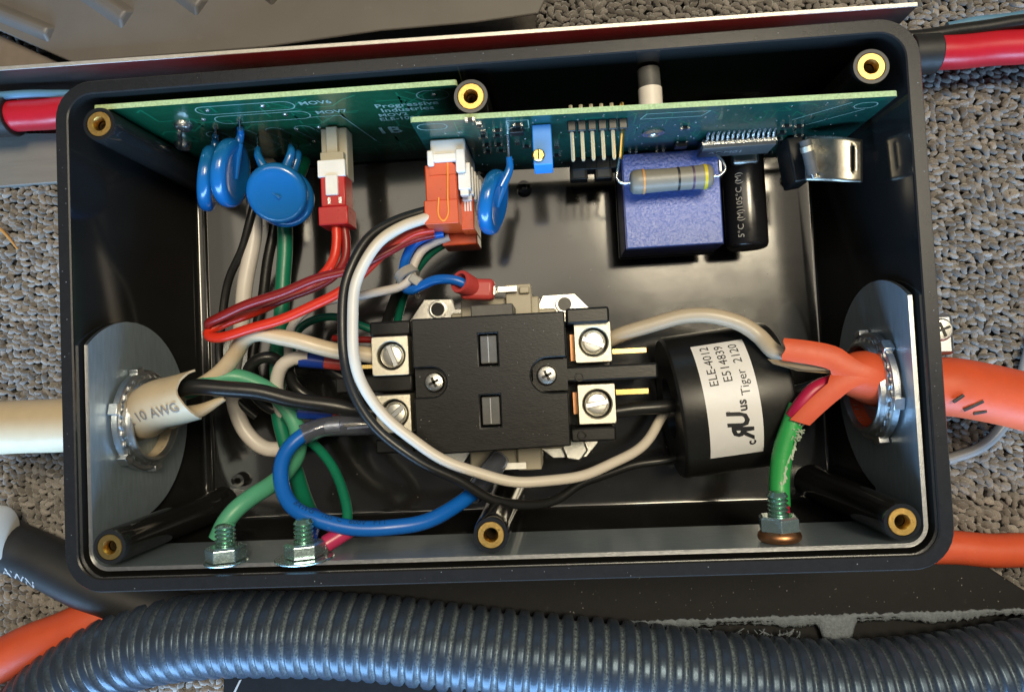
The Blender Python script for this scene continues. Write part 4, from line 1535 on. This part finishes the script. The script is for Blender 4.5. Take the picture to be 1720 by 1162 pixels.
# cream cable entering at left
cj = thing('cream_cable', 'thick cream jacketed cable entering through the left wall', 'cable', at(60, 712, 3))
jp = spline(pxs([(-60, 722, 3.9), (40, 716, 4.0), (100, 714, 4.1)]) + [Vector((-12.4, -2.75, 4.3)), Vector((-11.8, -2.62, 4.6))] + pxs([(262, 681, 5.0)]), .2)
MB().tube(jp, lambda f: .93 if f < .55 else .93 - .16 * min(1, (f - .55) / .2), 28).build('jacket', 'j_crm', cj, smooth=60)
jp2 = spline([Vector((-11.8, -2.62, 4.6))] + pxs([(265, 680, 5.05), (300, 671, 5.3), (333, 662, 5.5)]), .1)
rnd = random.Random(2)
rag = [.11 * math.cos(k / 28 * 8.2) + rnd.uniform(-.02, .02) for k in range(30)]
arcshell(jp2, lambda f: .82 - .02 * f, -2.6, 2.6, .07, 28, end=lambda q: rag[int(q * 28)], a_end=(-1.6, 1.45)).build('jacket_end', 'j_crm', cj, smooth=60)
tl = spline(pxs([(288, 702, 4.6), (335, 690, 4.8), (378, 668, 5.0)]), .1)
arcshell(tl, lambda f: .34 * (1 - .8 * f) + .03, -1.5, 1.5, .05, 10).build('jacket_flap', 'j_crm', cj, smooth=60)
put_text('2 10 AWG', .46, tube_fn(jp2, .82, .42, .28, 1, .02), 'print', 'ink_soft', cj, bold=.006)

wire('cream_wire', 'thick cream wire bent up from the cable to the upper left lug', 'wire',
     [(290, 665, 4.3), (335, 650, 4.1), (365, 628, 4.1), (395, 595, 4.3), (412, 570, 4.6), (432, 559, 4.8), (475, 567, 4.7), (530, 581, 4.5), (580, 591, 4.2), (632, 598, 4.0)], .275, 'w_crm')
wire('black_wire', 'thick black wire from the cable to the lower left lug', 'wire',
     [(280, 657, 5.25), (335, 650, 5.3), (370, 651, 5.2), (430, 658, 5.0), (500, 672, 4.7), (570, 684, 4.4), (642, 694, 4.0)], .265, 'w_blk')
lg_, _ = wire('green_wire', 'thick pale green wire running to the left ground bolt', 'wire',
     [(300, 662, 4.2), (345, 645, 4.15), (390, 633, 4.0), (440, 648, 3.6), (480, 684, 3.4), (501, 722, 3.5), (497, 765, 4.0), (470, 802, 4.7), (425, 833, 5.5), (395, 858, 5.9), (377, 880, 6.05), (366, 905, 6.1)], .285, 'w_lgrn')

# wires hanging from the surge board
wire('white_wire', 'thick white wire hanging from the left circuit board', 'wire',
     [LP(-8.6, 1.2, .1), (430, 330, 2.2), (426, 390, 2.3), (414, 470, 2.3), (404, 550, 2.2), (392, 630, 2.0), (394, 680, 1.8), (415, 728, 1.7), (447, 752, 1.6), (485, 750, 1.5), (540, 720, 1.5), (600, 690, 1.6)], .29, 'w_wht')
g2, g2p = wire('green_wire', 'straight green wire falling from the left circuit board to the second bolt', 'wire',
     [LP(-7.2, 1.3, .1), (480, 350, 2.4), (478, 440, 2.5), (472, 530, 2.5), (466, 610, 2.4), (468, 690, 2.6), (484, 755, 3.0), (503, 815, 3.6), (519, 855, 4.4), (524, 876, 5.1)], .275, 'w_grn')
put_text('8   F', .26, tube_fn(g2p, .275, 8.6, .1, 1), 'print', 'ink_green', g2)
wire('black_wire', 'thin black wire left of the thick white wire', 'wire',
     [LP(-8.9, 1.4, .1), (428, 340, 2.6), (409, 410, 2.5), (385, 470, 2.3), (372, 540, 2.1), (369, 600, 2.0), (385, 660, 2.0), (430, 700, 1.6)], .15, 'w_blk')
wire('black_wire', 'black wire in shade between white and green wires', 'wire',
     [LP(-8.0, 1.2, .1), (458, 390, 1.7), (446, 470, 1.6), (432, 550, 1.5), (425, 620, 1.5), (445, 680, 1.5), (520, 690, 1.5)], .20, 'w_blk')
wire('black_wire', 'black wire looped above the thick black cable wire', 'wire',
     [(505, 692, 2.6), (455, 685, 2.8), (423, 655, 3.2), (416, 625, 3.4), (430, 604, 3.5), (455, 600, 3.4), (478, 616, 3.0), (498, 650, 2.6), (540, 680, 2.4)], .20, 'w_blk')
wire('black_wire', 'black wire lying in shade left of the contactor', 'wire',
     [(500, 620, 2.4), (540, 612, 2.5), (590, 640, 2.4), (640, 640, 2.4)], .24, 'w_blk')

# white wire hooking into a blue terminal
wire('white_wire', 'white wire hooking into the blue terminal beneath the cream wire', 'wire',
     [(478, 705, 2.6), (468, 668, 3.0), (465, 640, 3.3), (473, 615, 3.5), (493, 602, 3.5), (518, 601, 3.4)], .24, 'w_wht')


def spade(label, p0, p1, m1, m2, r=.27):
    a, c = at(*p0), at(*p1)
    t = thing('spade_terminal', label, 'terminal', a.lerp(c, .5) - Vector((0, 0, .3)), 'insulated spade terminals')
    MB().tube([a, a.lerp(c, .05), a.lerp(c, .5), a.lerp(c, .55)], lambda f: r * (1.05 if f < .5 else .95), 18).build('sleeve', m1, t, smooth=50, bevel=.02)
    MB().tube([a.lerp(c, .5), a.lerp(c, .55), c.lerp(a, .05), c], lambda f: r * .9, 18).build('grip', m2, t, smooth=50, bevel=.02)
    return t


spade('blue and red spade terminal under the cream wire', (504, 603, 3.4), (580, 612, 3.2), 'blue_ins', 'red_ins')
spade('blue and pink spade terminal under the thick black wire', (502, 690, 3.7), (610, 698, 3.5), 'blue_ins', 'red_ins', .26)
wire('maroon_wire', 'short maroon wire end left of the upper left lug', 'wire', [(560, 568, 3.0), (600, 570, 3.2), (640, 572, 3.3)], .12, 'w_dred')

# red hairpin pair
wire('red_wire', 'bright red wire hairpinning between red and orange plugs', 'wire',
     [at(565, 380, 4.2), (566, 405, 4.2), (560, 435, 4.2), (540, 462, 4.2), (500, 490, 4.3), (430, 522, 4.5), (372, 546, 4.8), (352, 556, 5.0), (350, 563, 5.1), (366, 566, 5.2), (420, 553, 5.25), (490, 529, 5.25), (560, 496, 5.2), (612, 458, 5.1), (655, 415, 5.0), (690, 392, 4.9), (728, 384, 4.7)], .165, 'w_red')
wire('maroon_wire', 'dark red wire running beside the bright red hairpin wire', 'wire',
     [at(578, 378, 4.1), (581, 405, 4.1), (578, 438, 4.1), (562, 462, 4.1), (520, 486, 4.2), (440, 516, 4.5), (370, 540, 4.8), (350, 549, 5.0), (350, 542, 5.15), (366, 533, 5.3), (440, 503, 5.45), (520, 473, 5.45), (600, 448, 5.35), (650, 424, 5.1), (690, 402, 4.8), (728, 393, 4.5)], .15, 'w_dred')

# bundle from the orange plug
wire('white_wire', 'thin pale wire from orange plug through the clip to the left', 'wire',
     [at(755, 398, 3.9), (735, 405, 3.9), (710, 422, 3.9), (695, 446, 3.9), (688, 468, 3.9), (668, 483, 3.9), (620, 494, 3.8), (565, 502, 3.7), (520, 518, 3.6), (495, 540, 3.5), (485, 566, 3.3), (484, 598, 3.0)], .155, 'w_wht')
wire('blue_wire', 'thin blue wire curling into the red spade terminal', 'wire',
     [at(745, 390, 4.2), (718, 396, 4.2), (694, 412, 4.1), (682, 436, 4.0), (678, 465, 3.8), (680, 484, 3.7), (690, 489, 3.8), (708, 480, 4.0), (732, 469, 4.2), (760, 469, 4.3), (782, 478, 4.2), (790, 485, 4.1)], .165, 'w_blu')
wire('black_wire', 'black wire dropping from the orange plug behind the contactor', 'wire',
     [at(750, 396, 3.9), (722, 404, 3.8), (700, 426, 3.6), (684, 458, 3.4), (664, 498, 2.9), (650, 535, 2.3), (645, 570, 2.0)], .175, 'w_blk')
wire('green_wire', 'thin green wire dropping from the orange plug through the clip', 'wire',
     [at(770, 400, 3.5), (748, 409, 3.5), (720, 428, 3.4), (697, 458, 3.2), (680, 495, 2.8), (669, 530, 2.3), (664, 565, 2.0)], .15, 'w_dgrn')
wire('green_wire', 'thin green wire arching behind the red hairpin wires', 'wire',
     [(486, 640, 2.2), (490, 590, 2.2), (503, 552, 2.2), (530, 536, 2.2), (570, 534, 2.2), (605, 545, 2.2), (640, 560, 2.2)], .145, 'w_dgrn')
tie = thing('wire_clip', 'clear nylon clip gathering thin wires above the contactor', 'clip', at(690, 470, 3.2))
p = at(684, 462, 3.9)
MB().lathe([(-.14, .30), (-.14, .42), (.14, .42), (.14, .30), (-.14, .30)], p, Vector((.5, -.8, .2)), 24).build('band', 'clear_ny', tie)
MB().box(at(698, 470, 4.0), (.42, .32, .24), rotz(-35)).build('head', 'clear_ny', tie, bevel=.05)
MB().tube(spline(pxs([(700, 474, 3.8), (696, 488, 3.5), (702, 498, 3.2)])), .10, 8).build('tail', 'clear_ny', tie, smooth=60)

# red flag terminal on the coil
rt = thing('flag_terminal', 'red insulated right angle terminal on the contactor coil', 'terminal', at(797, 482, 3.0))
a = at(783, 478, 4.1)
MB().lathe([(-.5, .34), (.28, .40), (.34, .38), (.34, .28), (.0, .22), (-.4, .18)], a, Vector((-.55, .25, .80)), 24).build('collar', 'red_ins', rt, smooth=50)
c = at(803, 487, 3.75)
MB().box(c, (1.15, .72, .70), rotz(-4)).build('housing', 'red_ins', rt, bevel=.16, seg=3)
MB().box(at(829, 491, 3.8), (.26, .16, .26)).build('spade_end', 'plate', rt, bevel=.03)
MB().box(at(830, 488, 3.95), (.12, .34, .12)).build('spade_curl', 'plate', rt, bevel=.03)

# big loop from the orange plug to the current transformer
wire('white_wire', 'long white wire looping over the contactor to the transformer', 'wire',
     [at(740, 360, 5.2), (716, 366, 5.4), (680, 378, 5.8), (632, 412, 6.2), (602, 465, 6.4), (592, 530, 6.5), (594, 595, 6.5), (612, 650, 6.35), (655, 708, 6.15), (715, 753, 5.95), (785, 789, 5.75), (850, 806, 5.5), (920, 808, 5.1), (990, 794, 4.6), (1050, 768, 4.0), (1090, 735, 3.4), (1118, 690, 2.9)], .172, 'w_wlp')
wire('black_wire', 'long black wire looping beside the white loop wire to the transformer', 'wire',
     [at(738, 350, 5.0), (712, 356, 5.2), (665, 370, 5.6), (616, 404, 6.0), (586, 458, 6.3), (575, 530, 6.35), (578, 600, 6.35), (598, 668, 6.2), (640, 728, 6.0), (700, 770, 5.8), (770, 808, 5.4), (830, 838, 4.9), (880, 848, 4.3), (935, 838, 3.6), (985, 808, 3.0), (1050, 785, 2.5), (1140, 768, 2.2)], .158, 'w_blk')

# thick blue wire with clear terminals
bw, bp_ = wire('blue_wire', 'thick blue printed wire looping below the contactor', 'wire',
     [(572, 714, 4.2), (540, 718, 4.4), (510, 729, 4.7), (486, 752, 5.0), (472, 785, 5.35), (474, 822, 5.65), (494, 852, 5.9), (535, 873, 6.05), (590, 885, 6.0), (650, 887, 5.8), (710, 876, 5.4), (760, 853, 4.8), (800, 823, 4.1), (820, 800, 3.6)], .245, 'w_blu')
put_text('8AWG   105\u00b0C   600V   FT1', .26, tube_fn(bp_, .245, 4.05, .05, 1), 'print', 'ink_blue', bw)


def clear_terminal(label, pts, r):
    path = spline(pxs(pts), .12)
    t = thing('clear_terminal', label, 'terminal', path[len(path) // 2] - Vector((0, 0, .4)), 'clear sleeved terminals')
    fr = frames(path)
    o = arcshell(path, lambda f: r * (1 - .06 * math.sin(f * 7)), -math.pi + .02, math.pi - .02, .05, 24).build('sleeve', 'clear', t, smooth=60)
    return t, path


t1, pth = clear_terminal('clear sleeved terminal on the lower left lug', [(508, 730, 4.7), (540, 718, 4.45), (580, 714, 4.25), (640, 712, 4.0)], .34)
k = len(pth)
MB().tube(pth[int(k * .30):int(k * .52)], .21, 14).build('crimp', 'nickel', t1, smooth=50)
MB().box(at(600, 712, 4.2), (.85, .10, .10), rotz(2)).build('brass_tab', 'goldtab', t1)
MB().box(at(605, 717, 4.1), (.8, .06, .3), rotz(2)).build('blade', 'plate', t1)
t2, pth = clear_terminal('clear sleeved terminal below the coil of the contactor', [(792, 832, 4.3), (812, 806, 3.8), (832, 780, 3.3), (840, 768, 3.1)], .36)
MB().tube(pth[int(len(pth) * .5):], .24, 14).build('crimp', 'greywin', t2, smooth=50)

# thin green wire with pink ring terminal
wire('green_wire', 'thin green wire curving down into the pink terminal', 'wire',
     [(478, 700, 3.0), (500, 722, 3.3), (530, 748, 3.6), (560, 788, 4.2), (578, 830, 4.9), (584, 862, 5.4), (580, 890, 5.8)], .165, 'w_grn')
pt = thing('pink_terminal', 'pink insulated ring terminal beside the second ground bolt', 'terminal', at(570, 902, 5.4))
a, c = at(594, 884, 5.65), at(546, 914, 6.05)
MB().tube([a, a.lerp(c, .05), a.lerp(c, .95), c], .27, 20).build('sleeve', 'pink_ins', pt, smooth=50, bevel=.03)
MB().tube([a.lerp(c, .96), c, c + (c - a) * .25], lambda f: .2 - .05 * f, 16).build('barrel', 'plate', pt, smooth=50)
bt = thing('blue_terminal', 'blue insulated ring terminal behind the second ground bolt', 'terminal', at(520, 880, 5))
a, c = at(525, 866, 4.9), at(514, 906, 6.0)
MB().tube([a, a.lerp(c, .05), a.lerp(c, .95), c], .34, 20).build('sleeve', 'blue_ins', bt, smooth=50, bevel=.03)
MB().box(at(512, 914, 6.1), (.6, .4, .12)).build('tongue', 'plate', bt, bevel=.03)

# ---- right hand side: orange cable and its conductors
oj = thing('orange_cable', 'thick orange jacketed cable entering through the right wall, split open inside', 'cable', at(1650, 660, 3.2))
MB().tube(spline(pxs([(1800, 700, 3.4), (1720, 674, 3.8), (1650, 658, 4.1), (1600, 650, 4.3)]) + [Vector((12.6, -2.72, 4.5)), Vector((11.9, -2.58, 4.85))] + pxs([(1452, 629, 5.25)]), .2), lambda f: .93 if f < .6 else .93 - .17 * min(1, (f - .6) / .2), 28).build('jacket', 'j_org', oj, smooth=60)
up = spline(pxs([(1474, 634, 5.08), (1448, 629, 5.25), (1420, 620, 5.22), (1386, 603, 5.12), (1350, 595, 5.05), (1310, 590, 4.95)]), .1)
arcshell(up, lambda f: .775 - .06 * f, -2.4, .03, .08, 22, end=lambda q: .04 * math.sin(q * 9), a_end=(-.52, .50), aw=.5).build('upper_flap', 'j_org', oj, smooth=60)
lo_ = spline(pxs([(1474, 634, 5.08), (1448, 631, 5.25), (1420, 638, 5.22), (1396, 652, 5.15), (1368, 676, 5.05), (1340, 704, 4.92)]), .1)
arcshell(lo_, lambda f: .775 - .10 * f, -.03, 2.4, .08, 22, end=lambda q: -.10 + .25 * q, a_end=(-.30, .50), aw=.55).build('lower_flap', 'j_org', oj, smooth=60)
for k, (x0, y0, x1, y1) in enumerate(((1592, 674, 1608, 663), (1612, 688, 1641, 673), (1632, 694, 1652, 690))):
    fn = [at(x0 + (x1 - x0) * q / 8, y0 + (y1 - y0) * q / 8, 5.08 - .035 * abs(y0 - 660) * .3) for q in range(9)]
    bb = MB()
    for q in range(9):
        pass
    axis_p = at(1620, 654, 4.2)
    pts_ = []
    for q in fn:
        dy = q.y - (axis_p.y - .12 * (q.x - axis_p.x) * .8)
        zz = 4.2 - (q.x - axis_p.x) * .19 + math.sqrt(max(0.02, .93 ** 2 - dy * dy)) + .02
        pts_.append(Vector((q.x, q.y, zz)))
    bb.tube(pts_, .055, 6).build('pen_mark', 'ink', oj, smooth=60)

wire('beige_wire', 'dirty beige wire arching from upper right lug to the orange cable', 'wire',
     [(1024, 570, 4.0), (1050, 560, 4.15), (1100, 543, 4.3), (1150, 532, 4.4), (1200, 530, 4.5), (1243, 543, 4.55), (1275, 566, 4.6), (1299, 589, 4.9), (1330, 597, 5.05), (1390, 608, 5.05)], .255, 'w_bge')
MB().cyl(at(1022, 571, 4.0), at(1040, 563, 4.1), .16).build('bare_strands', 'copper', bpy.data.objects['beige_wire'])
brk, _ = wire('black_wire', 'black wire passing through the current transformer to lower right lug', 'wire',
     [(1026, 692, 4.0), (1060, 688, 4.0), (1110, 682, 3.9), (1180, 676, 3.5), (1250, 670, 3.3), (1300, 665, 3.7), (1345, 655, 4.2), (1400, 640, 4.5)], .22, 'w_blk')
MB().cyl(at(1026, 692, 4.0), at(1046, 690, 4.0), .17).build('bare_strands', 'copper', brk)
b = MB()
pp = [at(1289, 603, 5.35), at(1330, 605, 5.5), at(1404, 613, 5.55), at(1398, 628, 5.5), at(1340, 623, 5.4), at(1298, 611, 5.3)]
b.prism(pp, (0, 0, .05))
b.build('paper_wrap', 'paper', oj, smooth=0)
b = MB()
b.prism([at(1312, 612, 5.62), at(1360, 616, 5.66), at(1402, 623, 5.62), at(1350, 621, 5.6)], (.0, 0, .04))
b.build('paper_wrap', 'paper', oj, smooth=0)
MB().tube(spline(pxs([(1400, 640, 5.3), (1368, 654, 5.4), (1345, 680, 5.35), (1332, 699, 5.2)])), .23, 14).build('inner_sleeve', 'w_mag', oj, smooth=60)
gw, gp = wire('green_wire', 'nicked bright green wire from orange cable to the copper ring bolt', 'wire',
     [(1342, 682, 5.1), (1330, 710, 5.1), (1319, 745, 5.05), (1312, 785, 5.05), (1309, 820, 5.1), (1310, 850, 5.25)], .31, 'w_bgrn')
MB().tube(spline(pxs([(1310, 846, 5.2), (1312, 862, 5.4), (1314, 885, 5.6)])), .27, 14).build('magenta_sheath', 'w_mag', gw, smooth=60)
b = MB()
rnd = random.Random(9)
for k in range(24):
    c = at(1339 + rnd.uniform(-8, 6), 726 + rnd.uniform(-12, 14), 5.3)
    d = Vector((rnd.uniform(-.1, .26), rnd.uniform(-.22, .22), rnd.uniform(.0, .15)))
    b.tube([c, c + d * .5 + Vector((0, 0, .08)), c + d], .022, 4)
b.build('frayed_strands', 'fray', gw, smooth=60)['kind'] = 'stuff'
b = MB()
for k in range(14):
    t = k / 13
    c = at(1334 - 22 * t + 3 * math.sin(t * 9), 745 + 70 * t, 5.30 + .06 * t)
    b.box(c, (.07, .24, .04), rotz(25 * math.sin(k * 2)))
b.build('scraped_nick', 'fray', gw, smooth=0, bevel=.02)

# ================================================================== DUST
b = MB()
rd = random.Random(33)
def fleck(c, r):
    a = rd.uniform(0, 6.28)
    q = [c + Vector((math.cos(a + t) * r * rd.uniform(.5, 1.2), math.sin(a + t) * r * rd.uniform(.5, 1.2), 0)) for t in (0, 1.5, 3.0, 4.6)]
    top = c + Vector((0, 0, r * .5))
    b.add(q + [top], [(0, 1, 4), (1, 2, 4), (2, 3, 4), (3, 0, 4)])
for k in range(150):
    fleck(Vector((rd.uniform(-11, 11), rd.uniform(-6.5, 5.5), .012)), rd.uniform(.012, .035))
for k in range(60):
    s_ = rd.choice([-1, 1])
    if rd.random() < .6:
        fleck(Vector((rd.uniform(-11.5, 11.5), s_ * (BY - rd.uniform(.1, .36)), H + .003)), rd.uniform(.010, .026))
    else:
        fleck(Vector((s_ * (BX - rd.uniform(.1, .36)), rd.uniform(-6.4, 6.4), H + .003)), rd.uniform(.010, .026))
for k in range(70):
    fleck(at(rd.uniform(950, 1690), rd.uniform(970, 1040), FZ + .005), rd.uniform(.012, .035))
for k in range(40):
    fleck(Vector((rd.uniform(-2.3, 2.3), rd.uniform(-4, 0), ZT + .003)), rd.uniform(.010, .022))
tag(b.build('dust_specks', 'specks', smooth=0), 'pale dust specks scattered over the box floor, rim and black plate', 'dust', None, 'stuff')
